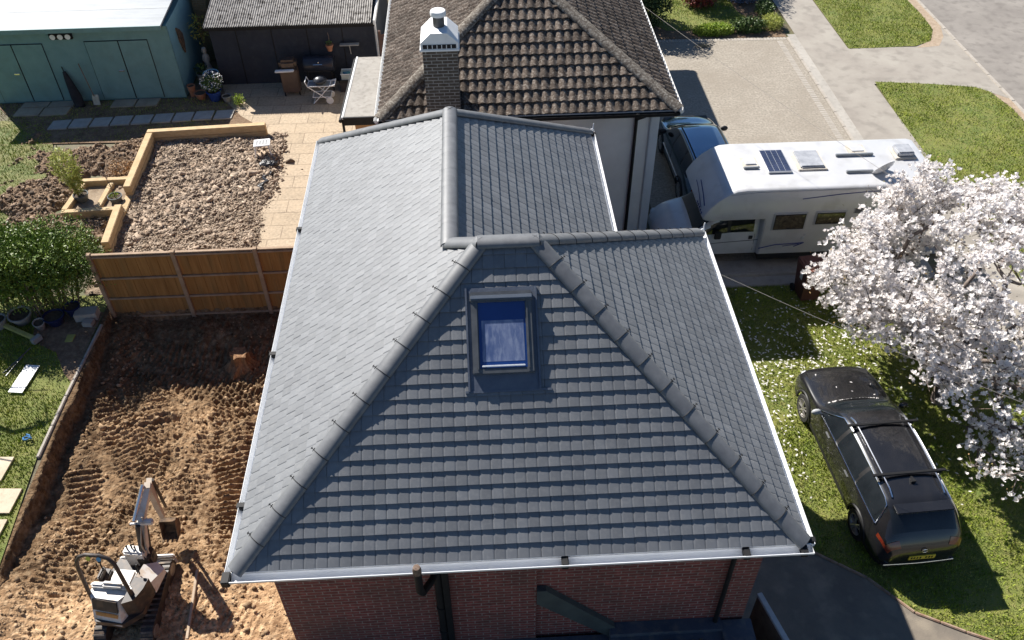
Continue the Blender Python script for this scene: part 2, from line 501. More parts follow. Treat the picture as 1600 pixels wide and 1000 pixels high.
struct(sheet('bare_earth', [(-10.9, 15.95), (-9.3, 15.95), (-9.34, 13.6), (-9.6, 13.9), (-10.0, 14.6), (-10.7, 15.0)], .006, m_soil_dark))
# clods and stones over the dug area
n = 9000
x = rng.uniform(-8.95, -3.1, n); y = rng.uniform(7, 15.8, n)
k = fbm(x, y, .9, 3, 22) + .35 * np.exp(-((y - 9.4) / 1.0) ** 2) + rng.uniform(-.2, .2, n) > .56
x, y = x[k], y[k]
sz = rng.gamma(1.3, .010, len(x)) + .008
z = soilz(x, y)
clods = scatter_mesh("soil_clods", np.stack([x, y, z + sz * .2], 1), np.stack([sz * 1.2, sz, sz * .75], 1), ICO_V, ICO_F, m_clod, jit=.4)
tag(clods, "loose clods and stones strewn over the dug orange soil around the mini digger", "soil clods", kind="stuff")

# lawns
lawnW = [(-40, -10), (-9.22, -10), (-9.2, 9), (-9.38, 11.5), (-9.3, 15.6), (-9.3, 16.6), (-40, 16.6)]
lawnNW = [(-40, 16.6), (-12.4, 16.6), (-12.6, 19.6), (-13.2, 20.6), (-12.9, 21.8), (-12.4, 22.6), (-13.0, 23.4), (-13.3, 24.3), (-14.0, 25.1), (-15.2, 25.4), (-40, 25.6)]
lawnE = [(5.0, 9.2), (5.87, 8.45), (6.74, 7.83), (7.34, 7.12), (8.08, 6.72), (8.9, 6.33), (11.75, 5.3), (11.75, 15.92), (4.3, 15.92), (4.3, 10)]
vergeS = [(13.5, 26.05), (15.4, 25.75), (16.7, 25.45), (17.05, 25.1), (17.25, 24), (17.2, 10), (13.3, 10), (13.25, 20)]
vergeN = [(13.5, 45), (17.0, 45), (17.15, 31), (17.05, 29.8), (16.6, 28.9), (15.9, 28.55), (14.5, 28.5), (13.45, 28.5)]
struct(sheet("lawn", lawnW, 0.0, m_lawn)); struct(sheet("lawn", lawnNW, 0.0, m_lawn_dry))
struct(sheet("lawn", lawnE, 0.0, m_lawn)); struct(sheet("lawn", vergeS, 0.012, m_lawn)); struct(sheet("lawn", vergeN, 0.012, m_lawn))
gr = grass("lawn_grass", [[(-13.2, 8), (-9.25, 8), (-9.38, 11.5), (-9.3, 15.6), (-13.2, 15.9)], [p for p in lawnE]], 1500, .055, m_blade,
           holes=[[(-10.9, 15.95), (-9.3, 15.95), (-9.34, 13.6), (-9.6, 13.9), (-10.0, 14.6), (-10.7, 15.0)]])
tag(gr, "short green grass of the near lawns beside the digging and round the dark estate car", "grass", kind="stuff")
gr = grass("lawn_grass", [[(-19, 17), (-12.4, 17), (-12.6, 19.6), (-13.2, 20.6), (-12.9, 21.8), (-12.4, 22.6), (-13.0, 23.4), (-13.3, 24.3), (-14.0, 25.1), (-19, 25.4)]], 700, .06, m_blade)
tag(gr, "patchy yellow green grass left of the timber raised bed", "grass", kind="stuff")
gr = grass("verge_grass", [[(13.5, 26.05), (15.4, 25.75), (16.7, 25.45), (17.05, 25.1), (17.25, 24), (17.2, 16), (13.3, 16), (13.25, 20)],
                           [(13.5, 34), (17.0, 34), (17.15, 31), (17.05, 29.8), (16.6, 28.9), (15.9, 28.55), (14.5, 28.5), (13.45, 28.5)]], 850, .06, m_blade, z=.012)
tag(gr, "bright green grass on the two roadside verges beyond the motorhome", "grass", kind="stuff")

struct(sheet("shaded_earth", [(-14.5, 24.9), (-13.5, 23.9), (-10.3, 23.8), (-6.55, 24.0), (-6.6, 24.6), (-7.55, 25.2), (-8.1, 26.1), (-8.6, 27.4), (-9.6, 27.4), (-9.6, 26.5), (-15.9, 26.5)], .004, m_soil_dark))
gr = grass("shaded_grass", [[(-15.9, 24.2), (-13.5, 23.9), (-10.3, 23.9), (-8.0, 24.1), (-8.2, 26.2), (-9.6, 26.5), (-15.9, 26.5)]], 420, .05, m_blade)
tag(gr, "thin shaded grass round the grey slabs in front of the teal shed", "grass", kind="stuff")
# paved surfaces
struct(sheet("driveway", [(4.72, 16.95), (11.45, 16.95), (11.45, 29.5), (4.9, 29.75)], .012, m_block))
struct(sheet("motorhome_stand", [(4.3, 15.92), (11.45, 15.92), (11.45, 16.95), (4.3, 16.95)], .006, m_conc))
struct(sheet("footpath", [(11.86, -20), (13.42, -20), (13.42, 90), (11.86, 90)], .016, m_path))
struct(sheet("crossover", [(13.38, 25.9), (15.4, 25.75), (16.7, 25.45), (17.5, 24.6), (17.5, 30.4), (17.1, 29.6), (16.6, 28.9), (15.9, 28.5), (13.38, 28.55)], .008, m_path))
struct(sheet("road", [(17.55, -60), (30, -60), (30, 200), (17.55, 200)], -.004, m_road))
m_dirt = M("verge_dirt", (.30, .22, .15), (.42, .33, .24), scale=5, bump=.01, bscale=40, c3=(.2, .15, .1))
struct(sheet("verge_edge", [(17.0, 16), (17.56, 16), (17.56, 24.9), (17.0, 25.2), (17.26, 24)], .004, m_dirt))
struct(sheet("verge_edge", [(15.9, 28.4), (16.75, 28.5), (17.2, 29.2), (17.56, 30.4), (17.56, 45), (16.95, 45), (17.1, 31), (17.0, 29.8), (16.55, 28.95)], .009, m_dirt))
struct(sheet("forecourt", [(3.0, -8), (14, -8), (14, 4.4), (8.9, 6.35), (8.08, 6.74), (7.34, 7.14), (6.74, 7.85), (5.87, 8.47), (5.0, 9.22), (4.3, 10), (4.3, 16), (3.0, 16)], .004, m_tar))
struct(sheet("patio", [(-6.5, 16.2), (-2.6, 16.2), (-2.6, 27.3), (-8.7, 27.6), (-8.2, 26.1), (-7.6, 25.2), (-6.9, 24.5), (-6.9, 23.7), (-6.0, 22)], .005, m_patio))
# kerbs
def kerb(name, pts, wd, h, label, cat, mat=m_kerb, z=0.0, seg=.9, group=None):
    mb = MB()
    for a, b in zip(pts[:-1], pts[1:]):
        a = Vector((*a, 0)); b = Vector((*b, 0)); L = (b - a).length; nseg = max(1, round(L / seg)); d = (b - a) / nseg
        ang = math.atan2(d.y, d.x)
        for i in range(nseg):
            o = a + d * i
            mt = Matrix.Translation(o) @ Matrix.Rotation(ang, 4, 'Z')
            mb.bbox(.004, d.length - .004, -wd / 2, wd / 2, z - .1, z + h + random.uniform(-.003, .003), .012, mt)
    o = mb.build(name, mat)
    return tag(o, label, cat, group) if label else struct(o)
kerb("driveway_kerb", [(11.52, 29.55), (11.52, 16.95)], .10, .03, None, None)
kerb("driveway_border", [(11.15, 29.3), (11.15, 16.95)], .22, .016, None, None, seg=.12)
kerb("driveway_border", [(4.95, 29.62), (11.45, 29.45)], .22, .02, None, None, seg=.12)
struct(sheet("driveway_edge", [(11.57, 16.9), (11.87, 16.9), (11.87, 29.8), (11.57, 29.8)], .010, m_conc))
kerb("road_kerb", [(17.52, -5), (17.52, 45)], .12, .03, None, None)
kerb("lawn_kerb", [(4.3, 15.93), (11.7, 15.93)], .06, .05, "thin pale concrete edging along the lawn below the motorhome", "edging")
kerb("stand_kerb", [(4.3, 16.33), (8.1, 16.33)], .09, .10, "raised grey kerb in the shade under the motorhome side", "kerb")
kerb("forecourt_edging", [(5.0, 9.2), (5.87, 8.45), (6.74, 7.83), (7.34, 7.12), (8.08, 6.72), (8.9, 6.33), (11.75, 5.3)], .05, .04,
     "curved edging strip between lawn and shaded forecourt behind the dark estate car", "edging", M("brick_edging", (.26, .15, .1), (.36, .27, .2), scale=8), seg=.45)
kerb("lawn_edging", [(-9.22, 15.5), (-9.33, 13.2), (-9.36, 11.5)], .07, .03, "long pale concrete edging along the left lawn at the lip of the excavation", "edging", seg=1.0)

# ------------------------------------------------------------------ tiled roof planes
def tile_rows(polys, e, s, org, gauge, wu, hb, cross, tilew=2, lift=0.0, jit=.0015, over=.05, row_off=None, thick=.010):
    """tile geometry over planar polygons (lists of 3D points); e = eave direction, s = up the slope; returns mesh"""
    e = Vector(e).normalized(); s = Vector(s).normalized(); nrm = e.cross(s).normalized()
    if nrm.z < 0: nrm = -nrm
    org = Vector(org)
    out = bmesh.new(); lay = out.faces.layers.float.new("rnd")
    for poly in polys:
        us = [(Vector(p) - org).dot(e) for p in poly]; vs = [(Vector(p) - org).dot(s) for p in poly]
        u0, u1, v0, v1 = min(us), max(us), min(vs), max(vs)
        i0 = math.floor(v0 / gauge + 1e-4); i1 = math.ceil(v1 / gauge - 1e-4)
        V = []; Fc = []; Rn = []
        nc = len(cross)
        for i in range(i0, i1):
            off = (i % 2) * wu if row_off is None else row_off * (i % 2)
            j0 = math.floor((u0 - off) / wu) - 1; j1 = math.ceil((u1 - off) / wu) + 1
            for j in range(j0, j1):
                rr = random.random(); dj = random.uniform(-jit, jit); dv = random.uniform(-.002, .002)
                o = len(V)
                for (vv, hh) in ((i * gauge + dv, hb), ((i + 1) * gauge + .035, -.002)):
                    for (t, h) in cross:
                        if h < -1e-4 and tilew == 2 and ((j % 2 == 0) == (t > .5)) : h = h * .3
                        p = org + e * (off + (j + t) * wu) + s * vv + nrm * (hh + h + dj + lift)
                        V.append(p)
                for (t, h) in cross:
                    V.append(org + e * (off + (j + t) * wu) + s * (i * gauge + dv) + nrm * (min(h, 0) + dj + hb - thick + lift))
                for k in range(nc - 1):
                    Fc.append((o + k, o + k + 1, o + nc + k + 1, o + nc + k)); Rn.append(rr)
                    Fc.append((o + 2 * nc + k, o + 2 * nc + k + 1, o + k + 1, o + k)); Rn.append(rr)
        me = bpy.data.meshes.new("t"); me.from_pydata([tuple(p) for p in V], [], Fc)
        a = me.attributes.new("rnd", 'FLOAT', 'FACE'); a.data.foreach_set("value", Rn)
        bm = bmesh.new(); bm.from_mesh(me); bpy.data.meshes.remove(me)
        c = sum((Vector(p) for p in poly), Vector()) / len(poly)
        for a, b in zip(poly, poly[1:] + poly[:1]):
            a = Vector(a); b = Vector(b)
            pn = (b - a).cross(nrm).normalized()
            if pn.dot(c - a) > 0: pn = -pn
            off = 0
            if abs((b - a).normalized().dot(e)) > .999 and (a - c).dot(s) < 0: off = over
            bmesh.ops.bisect_plane(bm, geom=bm.verts[:] + bm.edges[:] + bm.faces[:], plane_co=a + pn * off, plane_no=pn, clear_outer=True)
        me2 = bpy.data.meshes.new("t2"); bm.to_mesh(me2); bm.free()
        out.from_mesh(me2); bpy.data.meshes.remove(me2)
    me = bpy.data.meshes.new("tiles"); out.to_mesh(me); out.free()
    return me
def ridge_caps(a, b, r, seg, mat, parent, clip_mat=None, clip_side=0, drop=.048, name="ridge_capping", half=PI, clips=True):
    a = Vector(a); b = Vector(b); d = (b - a); L = d.length; d.normalize()
    side = d.cross(Vector((0, 0, 1))).normalized(); up = side.cross(d).normalized()
    mb = MB(); nseg = max(1, round(L / seg)); sl = L / nseg; n = 12
    clipl = []
    for i in range(nseg):
        p0 = a + d * (sl * i - .015); p1 = a + d * (sl * (i + 1) + .02)
        o = len(mb.v)
        for (p, rr) in ((p0, r * 1.0), (p0 + d * .05, r * 1.01), (p1 - d * .02, r * .985), (p1, r * .98)):
            for k in range(n + 1):
                t = PI * k / n
                ang = t
                mb.v.append(tuple(p + side * math.cos(ang) * rr * 1.08 + up * (math.sin(ang) * rr * .66 - drop)))
        for q in range(3):
            for k in range(n):
                mb.f.append((o + q * (n + 1) + k, o + q * (n + 1) + k + 1, o + (q + 1) * (n + 1) + k + 1, o + (q + 1) * (n + 1) + k))
        # thickness lip at the lower end
        o2 = len(mb.v)
        for k in range(n + 1):
            t = PI * k / n
            mb.v.append(tuple(p0 + side * math.cos(t) * r * .92 + up * (math.sin(t) * r * .56 - drop)))
        for k in range(n): mb.f.append((o + k, o2 + k, o2 + k + 1, o + k + 1))
        if i > 0 or True: clipl.append((p0 + d * .02))
    ob = mb.build(name, mat, parent, smooth=35, uv=False)
    if clip_mat is not None:
        for p in clipl[1:]:
            cm = MB()
            pts = [p + side * math.cos(PI * k / 10) * r * 1.11 + up * (math.sin(PI * k / 10) * r * .70 - drop) for k in range(11)]
            cm.tube(pts, .005, 5)
            q = p + side * clip_side * (r * 1.12) + up * (-drop + .03)
            cm.rod(q - d * .028, q + d * .028, .006, 5)
            cm.rod(q, q + side * clip_side * .045 + up * .012, .006, 5)
            cm.rod(q + side * clip_side * .036 - d * .018 + up * .01, q + side * clip_side * .036 + d * .018 + up * .01, .006, 5)
            cm.build("ridge_clip", clip_mat, ob, uv=False)
    return ob
def gutter(name, a, b, out, mat, parent, brk=None, w_=.055, brmat=None):
    """open half-round gutter from a to b; out = outward horizontal direction"""
    a = Vector(a); b = Vector(b); out = Vector(out); up = Vector((0, 0, 1))
    prof = [(-.05, .0), (-.05, -.03), (-.035, -.06), (0, -.075), (.035, -.06), (.055, -.03), (.055, .004), (.062, .004), (.062, -.032), (.038, -.07), (0, -.086), (-.038, -.07), (-.058, -.03), (-.058, .0)]
    mb = MB(); n = len(prof)
    for p in (a, b):
        for (x, z) in prof: mb.v.append(tuple(p + out * x * w_ / .055 + up * z))
    for i in range(n): mb.f.append((i, (i + 1) % n, n + (i + 1) % n, n + i))
    mb.f.append(tuple(range(5))[::-1] + (0,) if False else (0, 1, 2, 3, 4, 5, 6)); mb.f.append((n, n + 1, n + 2, n + 3, n + 4, n + 5, n + 6))
    g = mb.build(name, mat, parent, smooth=50)
    d = (b - a).normalized(); L = (b - a).length
    for t in (brk or []):
        bm_ = MB(); p = a + d * (L * t)
        mt = Matrix((out, d, up)).transposed().to_4x4(); mt.translation = p
        bm_.bbox(-.07, .075, -.045, .045, -.10, .012, .01, mt)
        bm_.build("gutter_bracket", brmat, g)
    return g
# ------------------------------------------------------------------ the re-roofed house
K = .768; XL, XR, XR2, YF, YN, YB, ZE = -3.393, 4.119, 2.463, 6.027, 12.779, 16.508, 4.25
dep = (YN - YF) / 2; ZR = ZE + K * dep; YR = (YF + YN) / 2
xb = (XL + XR2) / 2; hb_ = (XR2 - XL) / 2; ZB = ZE + K * hb_
A_ = (XL, YF, ZE); B_ = (XR, YF, ZE); C_ = (XL + dep, YR, ZR); D_ = (XR - dep, YR, ZR)
R1 = (XR, YN, ZE); V_ = (XR2, YN, ZE); J_ = (xb, YR + (dep - hb_) , ZB); RB = (xb, YB - hb_, ZB)
L2 = (XL, YB, ZE); R3 = (XR2, YB, ZE); P_ = (XL, J_[1], ZE)
m_tile = M("slate_grey_tile", (0.136, 0.140, 0.147), (0.160, 0.165, 0.172), scale=2.2, rough=.48, bump=.0012, bscale=120, tint=.11,
           c3=(.20, .20, .20), scale2=14, mix2=.5, spec=.7)
m_ridge = M("ridge_grey", (0.115, 0.118, 0.125), (0.15, 0.155, 0.16), scale=4, rough=.5, bump=.001, bscale=90, spec=.5, c3=(.22, .22, .225), scale2=7, mix2=.3)
m_black = M("black_plastic", (.010, .010, .011), (.016, .016, .017), scale=9, rough=.6, spec=.25)
m_pvc = M("white_upvc", (.74, .75, .76), (.80, .81, .82), scale=3, rough=.35, c3=(.62, .63, .62), scale2=6, mix2=.3)
m_brick = MBrick("red_brick", (.26, .072, .060), (.17, .045, .04), (.29, .22, .19), .225, .075, .0085, bump=.006, dirt=(.07, .055, .045), dscale=.9, dmix=.55)
m_felt = M("dark_felt", (.045, .055, .08), (.075, .085, .11), scale=2, rough=.8, bump=.004, bscale=60, c3=(.15, .14, .12), scale2=7, mix2=.5)
m_soffit = M("soffit_white", (.6, .6, .6), rough=.6)
m_glassblue = M("skylight_glass", (.010, .040, .17), (.014, .05, .20), scale=2, rough=.06, spec=.9)
m_alu = M("grey_frame", (.10, .105, .11), (.14, .145, .15), scale=6, rough=.4, metal=.2)
m_lead = M("lead_flashing", (.085, .10, .135), (.12, .14, .175), scale=3, rough=.5, bump=.002, bscale=30)

house = thing("house", "brick house with new slate grey tiled hipped roof and a blue skylight", "house", (0, 0, 0))
cross = [(0.0, -.006), (.03, .0005), (.14, .0028), (.5, .0036), (.86, .0028), (.97, .0005), (1.0, -.006)]
G_, WU, HB = .1935, .154, .022
nK = math.sqrt(1 + K * K)
def roof_part(polys, e, s, org, name="roof_slope"):
    me = tile_rows([list(p) for p in polys], e, s, org, G_, WU, HB, cross)
    return finish(name, me, m_tile, house, smooth=False, uv=False, normals=False)
roof_part([(A_, B_, D_, C_)], (1, 0, 0), (0, 1, K), A_)
roof_part([(A_, C_, J_, P_), (P_, J_, RB, L2)], (0, -1, 0), (1, 0, K), L2)
roof_part([(B_, R1, D_)], (0, 1, 0), (-1, 0, K), B_)
roof_part([(V_, R3, RB, J_)], (0, 1, 0), (-1, 0, K), V_)
roof_part([(R1, V_, J_, C_, D_)], (-1, 0, 0), (0, -1, K), R1)
roof_part([(R3, L2, RB)], (-1, 0, 0), (0, -1, K), R3)
# underlay just beneath the tiles so nothing shows through joints
ul = MB()
dz = Vector((0, 0, -.03))
for poly in ((A_, B_, D_, C_), (A_, C_, J_, P_), (P_, J_, RB, L2), (B_, R1, D_), (V_, R3, RB, J_), (R1, V_, J_, C_, D_), (R3, L2, RB)):
    ul.add([Vector(p) + dz for p in poly], [tuple(range(len(poly)))])
ul.build("roof_underlay", m_black, house, uv=False)
up = Vector((0, 0, .03))
def VV(p, q=(0, 0, 0)): return Vector(p) + up + Vector(q)
ridge_caps(VV(A_, (.02, .02, 0)), VV(C_), .122, .47, m_ridge, house, m_black, -1)
ridge_caps(VV(B_, (-.02, .02, 0)), VV(D_), .122, .47, m_ridge, house, m_black, 1)
ridge_caps(VV(C_, (-.03, 0, 0)), VV(D_, (.03, 0, 0)), .125, .42, m_ridge, house)
ridge_caps(VV(J_), VV(C_, (0.0, 0, 0)), .125, .5, m_ridge, house)
ridge_caps(VV(R1, (-.02, -.02, 0)), VV(D_), .125, .47, m_ridge, house, m_black, 1)
ridge_caps(VV(J_, (0, -.05, 0)), VV(RB, (0, .05, 0)), .122, .47, m_ridge, house)
ridge_caps(VV(L2, (.02, -.02, 0)), VV(RB), .125, .47, m_ridge, house)
ridge_caps(VV(R3, (-.02, -.02, 0)), VV(RB), .125, .47, m_ridge, house)
# gutters
gz = ZE - .015
gutter("gutter", (XL - .06, YF - .06, gz), (XR + .06, YF - .06, gz), (0, -1, 0), m_pvc, house, (.572, .885, .985), .07, m_black)
gutter("gutter", (XL - .06, YB, gz), (XL - .06, YF, gz), (-1, 0, 0), m_pvc, house, (.3, .62, .9), .04, m_black)
gutter("gutter", (XR + .06, YF, gz), (XR + .06, YN, gz), (1, 0, 0), m_pvc, house, (.01,), .045, m_black)
gutter("gutter", (XR2 + .06, YN, gz), (XR2 + .06, YB, gz), (1, 0, 0), m_pvc, house, (.98,), .045, m_black)
mb = MB()
mb.bbox(XL - .13, XL - .02, YF - .15, YF + .02, gz - .1, gz + .015, .01)
mb.build("gutter_corner", m_black, house)
for (x, y) in ((XR + .08, YN + .05), (XR2 + .08, YB + .05)):
    t = MB(); t.bbox(x - .05, x + .03, y - .02, y + .02, gz - .1, gz + .03, .01); t.rod((x, y, gz), (x + .02, y + .04, gz + .14), .012, 6); t.build("gutter_stop_end", m_pvc, house)
# walls
wl = MB()
wl.add([(-3.09, 6.40, -.6), (3.81, 6.40, -.6), (3.81, 12.45, -.6), (2.15, 12.45, -.6), (2.15, 16.2, -.6), (-3.09, 16.2, -.6),
        (-3.09, 6.40, 4.1), (3.81, 6.40, 4.1), (3.81, 12.45, 4.1), (2.15, 12.45, 4.1), (2.15, 16.2, 4.1), (-3.09, 16.2, 4.1)],
       [(i, (i + 1) % 6, 6 + (i + 1) % 6, 6 + i) for i in range(6)])
wl.box(-.86, .585, 6.345, 6.41, .2, 4.1)
wl.build("wall", m_brick, house)
sf = MB()
sf.prism([(XL, YF), (XR, YF), (XR, YN), (XR2, YN), (XR2, YB), (XL, YB)], 4.09, 4.22)
sf.build("fascia", m_soffit, house)
# pipes
dp = MB(); dp.rod((3.72, 6.33, 4.05), (3.36, 6.33, 3.9), .03, 8); dp.rod((3.36, 6.33, 3.92), (3.36, 6.33, 1.5), .036, 10); dp.build("downpipe", m_black, house, smooth=40)
dp = MB(); dp.rod((-.80, 6.30, 4.1), (-.80, 6.30, 1.2), .065, 14)
for z in (3.7, 2.6, 1.9): dp.rod((-.80, 6.30, z - .03), (-.80, 6.30, z + .03), .075, 14)
dp.box(-.745, -.66, 6.22, 6.40, 1.2, 4.08)
dp.tube([(-.80, 6.30, 3.62), (-.86, 6.1, 3.68), (-.97, 5.86, 3.8), (-.99, 5.80, 3.95), (-.99, 5.80, 4.42)], .052, 12)
dp.build("soil_pipe", m_black, house, smooth=40)
cp = MB(); cp.lathe([(.035, 4.38), (.058, 4.40), (.058, 4.47), (.045, 4.53), (0, 4.54)], (-.99, 5.80, 0), n=14)
cp.build("vent_cowl", M("brown_cowl", (.10, .06, .04), (.22, .16, .12), scale=20), house, smooth=40)
# sloping cover board on the front wall
br_ = MB(); br_.prism([(.585, 2.88), (.585, 2.52), (1.72, 1.40), (1.80, 1.40), (1.80, 1.68), (.72, 2.88)], 6.30, 6.398, plane='xz')
br_.build("sloping_flashing", M("flashing_grey", (.05, .06, .06), (.07, .085, .08), scale=4, rough=.7), house)
# flat roofed bay below the front wall
fr = MB(); fr.box(-3.05, 1.72, 4.2, 6.34, 1.28, 1.40); fr.box(1.72, 3.93, 4.2, 6.397, 1.38, 1.56); fr.box(3.45, 3.93, 4.25, 6.36, 1.56, 1.62); fr.box(1.72, 3.45, 6.2, 6.395, 1.56, 1.66)
fr.build("bay_roof", m_felt, house)
fb = MB(); fb.box(-3.0, 3.8, 4.35, 6.39, -.3, 1.27); fb.build("bay_wall", m_brick, house)
side = thing("side_fence", "short weathered timber side fence with a pale capping beside the flat roofed bay", "fence", (4.22, 6.85, 0), -PI / 2 + .26)
tr = MB(); tr.bbox(0, 2.6, -.02, .02, .1, 1.44, .006); tr.build("panel", M("weathered_timber", (.12, .09, .07), (.2, .16, .12), scale=5), side)
tr = MB(); tr.bbox(0, .95, -.045, .045, 1.44, 1.5, .008); tr.build("capping", M("grey_fascia", (.40, .40, .40), (.52, .50, .47), scale=8), side)
tr = MB(); tr.bbox(.97, 2.6, -.04, .04, 1.43, 1.48, .008); tr.build("capping", M("tan_timber", (.30, .24, .18), (.40, .33, .25), scale=8), side)
n = 260
lx = rng.uniform(1.9, 3.4, n); ly = 6.1 - rng.gamma(1.4, .35, n)
dl = scatter_mesh("leaf_debris", np.stack([lx, ly, np.full(n, 1.575)], 1), np.stack([rng.uniform(.01, .035, n)] * 2 + [rng.uniform(.004, .012, n)], 1), ICO_V, ICO_F,
                  M("leaf_litter", (.05, .04, .03), (.16, .13, .09), scale=20, tint=.6), parent=None)
tag(dl, "dark leaf litter and bits lying on the flat bay roof below the brick wall", "debris", kind="stuff")
# roof window on the front slope
S_ = Vector((0, 1, K)).normalized(); E_ = Vector((1, 0, 0)); Nn = Vector((0, -K, 1)).normalized()
wm = Matrix((E_, S_, Nn)).transposed().to_4x4(); wm.translation = Vector((0, YF, ZE))
fm = MB()
fm.bbox(-.185, -.09, 2.42, 3.50, .02, .095, .012, wm); fm.bbox(.55, .645, 2.42, 3.50, .02, .095, .012, wm); fm.bbox(-.125, -.10, 2.47, 3.42, .094, .108, .005, wm); fm.bbox(.56, .585, 2.47, 3.42, .094, .108, .005, wm)
fm.bbox(-.20, .66, 3.39, 3.53, .02, .125, .02, wm); fm.bbox(-.19, .65, 2.41, 2.49, .02, .09, .012, wm)
rw = fm.build("roof_window", m_alu, house)
fl = MB(); fl.box(-.26, .72, 2.19, 3.60, .018, .030, wm); fl.box(-.26, -.235, 2.19, 3.6, .03, .05, wm); fl.box(.695, .72, 2.19, 3.6, .03, .05, wm)
fl.box(-.30, .86, 2.17, 2.20, .012, .034, wm)
fl.build("flashing", m_lead, rw)
fm = MB()
fm.bbox(-.19, .65, 3.43, 3.48, .122, .135, .006, wm)
fm2 = MB(); fm2.bbox(-.06, .52, 2.505, 2.53, .075, .10, .006, wm); fm2.build("glazing_bar", m_pvc, rw)
fm.build("top_trim", M("bright_alu", (.30, .32, .34), rough=.35, metal=.5), rw)
gl = MB(); gl.box(-.09, .55, 2.49, 3.39, .06, .07, wm); gl.build("pane", m_glassblue, rw)
gl = MB(); gl.box(-.05, .52, 2.58, 3.14, .0705, .0715, wm); gl.build("protective_film", M("cloudy_film", (.08, .12, .25), (.20, .24, .37), scale=3, rough=.25, c3=(.30, .34, .45), scale2=6, mix2=.5, stretch=(3, 1, 1)), rw)
# ------------------------------------------------------------------ the neighbouring bungalow
m_ntile = M("weathered_pantile", (.052, .038, .030), (.135, .108, .088), scale=9, rough=.95, bump=.006, bscale=45, tint=.3, c3=(.27, .24, .205), scale2=22, mix2=.7, spec=.15)
m_nridge = M("weathered_ridge", (.085, .068, .055), (.20, .175, .145), scale=10, rough=.95, bump=.008, bscale=40, c3=(.38, .35, .30), scale2=20, mix2=.7, spec=.15)
m_render = M("white_render", (.66, .655, .64), (.74, .735, .72), scale=1.2, rough=.9, bump=.002, bscale=80, c3=(.5, .48, .45), scale2=1.5, mix2=.3)
m_bwhite = M("white_paint", (.74, .74, .73), (.80, .80, .79), scale=3, rough=.5, c3=(.6, .6, .58), scale2=8, mix2=.25)
nb = thing("bungalow", "white rendered bungalow with weathered brown pantile hipped roof behind the new roof", "bungalow")
nx0, nx1, ny0, ny1 = -2.2, 4.61, 17.26, 31.0
KN = .585; hw = (nx1 - nx0) / 2; nzr = ZE + KN * hw; ncx = (nx0 + nx1) / 2
a, b = (nx0, ny0, ZE), (nx1, ny0, ZE); ap = (ncx, ny0 + hw, nzr); ap2 = (ncx, ny1 - hw, nzr); c_, d_ = (nx1, ny1, ZE), (nx0, ny1, ZE)
pc = [(t, .042 * (0.5 - .5 * math.cos(2 * PI * t)) ** .8 - .006) for t in (0, .12, .25, .38, .5, .62, .75, .88, 1)]
def nroof(poly, e, s, org):
    me = tile_rows([list(poly)], e, s, org, .31, .205, .042, pc, tilew=1, jit=.004, row_off=0)
    return finish("roof_slope", me, m_ntile, nb, smooth=False, uv=False, normals=False)
nroof((a, b, ap), (1, 0, 0), (0, 1, KN), a)
nroof((b, c_, ap2, ap), (0, 1, 0), (-1, 0, KN), b)
nroof((d_, a, ap, ap2), (0, -1, 0), (1, 0, KN), d_)
nroof((c_, d_, ap2), (-1, 0, 0), (0, -1, KN), c_)
ul = MB()
for poly in ((a, b, ap), (b, c_, ap2, ap), (d_, a, ap, ap2), (c_, d_, ap2)): ul.add([Vector(p) + Vector((0, 0, -.03)) for p in poly], [tuple(range(len(poly)))])
ul.build("roof_underlay", m_black, nb, uv=False)
for p, q in ((a, ap), (b, ap), (ap, ap2), (c_, ap2), (d_, ap2)):
    ridge_caps(Vector(p) + Vector((0, 0, .05)), Vector(q) + Vector((0, 0, .05)), .15, .40, m_nridge, nb)
w_ = MB(); w_.box(nx0 + .4, nx1 - .45, ny0 + .42, ny1 - .4, -.1, 4.1); w_.build("wall", m_render, nb)
w_ = MB(); w_.bbox(nx1 - .56, nx1 - .34, ny0 + .36, ny0 + .62, -.1, 4.1, .02); w_.build("corner_post", M("blue_grey_post", (.48, .52, .56), (.54, .58, .62), scale=2), nb)
w_ = MB(); w_.box(nx0 + .02, nx1 - .02, ny0 + .02, ny1 - .02, 4.08, 4.20); w_.build("fascia", m_black, nb)
gutter("gutter", (nx0, ny0 - .05, ZE - .02), (nx1, ny0 - .05, ZE - .02), (0, -1, 0), m_black, nb, (.86,), .055, m_black)
gutter("gutter", (nx1 + .05, ny0, ZE - .02), (nx1 + .05, ny1, ZE - .02), (1, 0, 0), m_bwhite, nb)
gutter("gutter", (nx0 - .05, ny1, ZE - .02), (nx0 - .05, ny0, ZE - .02), (-1, 0, 0), m_bwhite, nb)
tr = MB(); tr.box(nx0, nx1, ny0 - .028, ny0 + .0, ZE - .012, ZE + .012); tr.build("eaves_trim", M("grey_trim", (.35, .35, .36), rough=.5), nb)
w_ = MB(); w_.rod((3.72, ny0 + .36, 4.0), (3.72, ny0 + .36, 0), .04, 10); w_.rod((3.86, ny0 + .02, 4.12), (3.74, ny0 + .34, 3.86), .04, 10); w_.build("downpipe", m_black, nb, smooth=40)
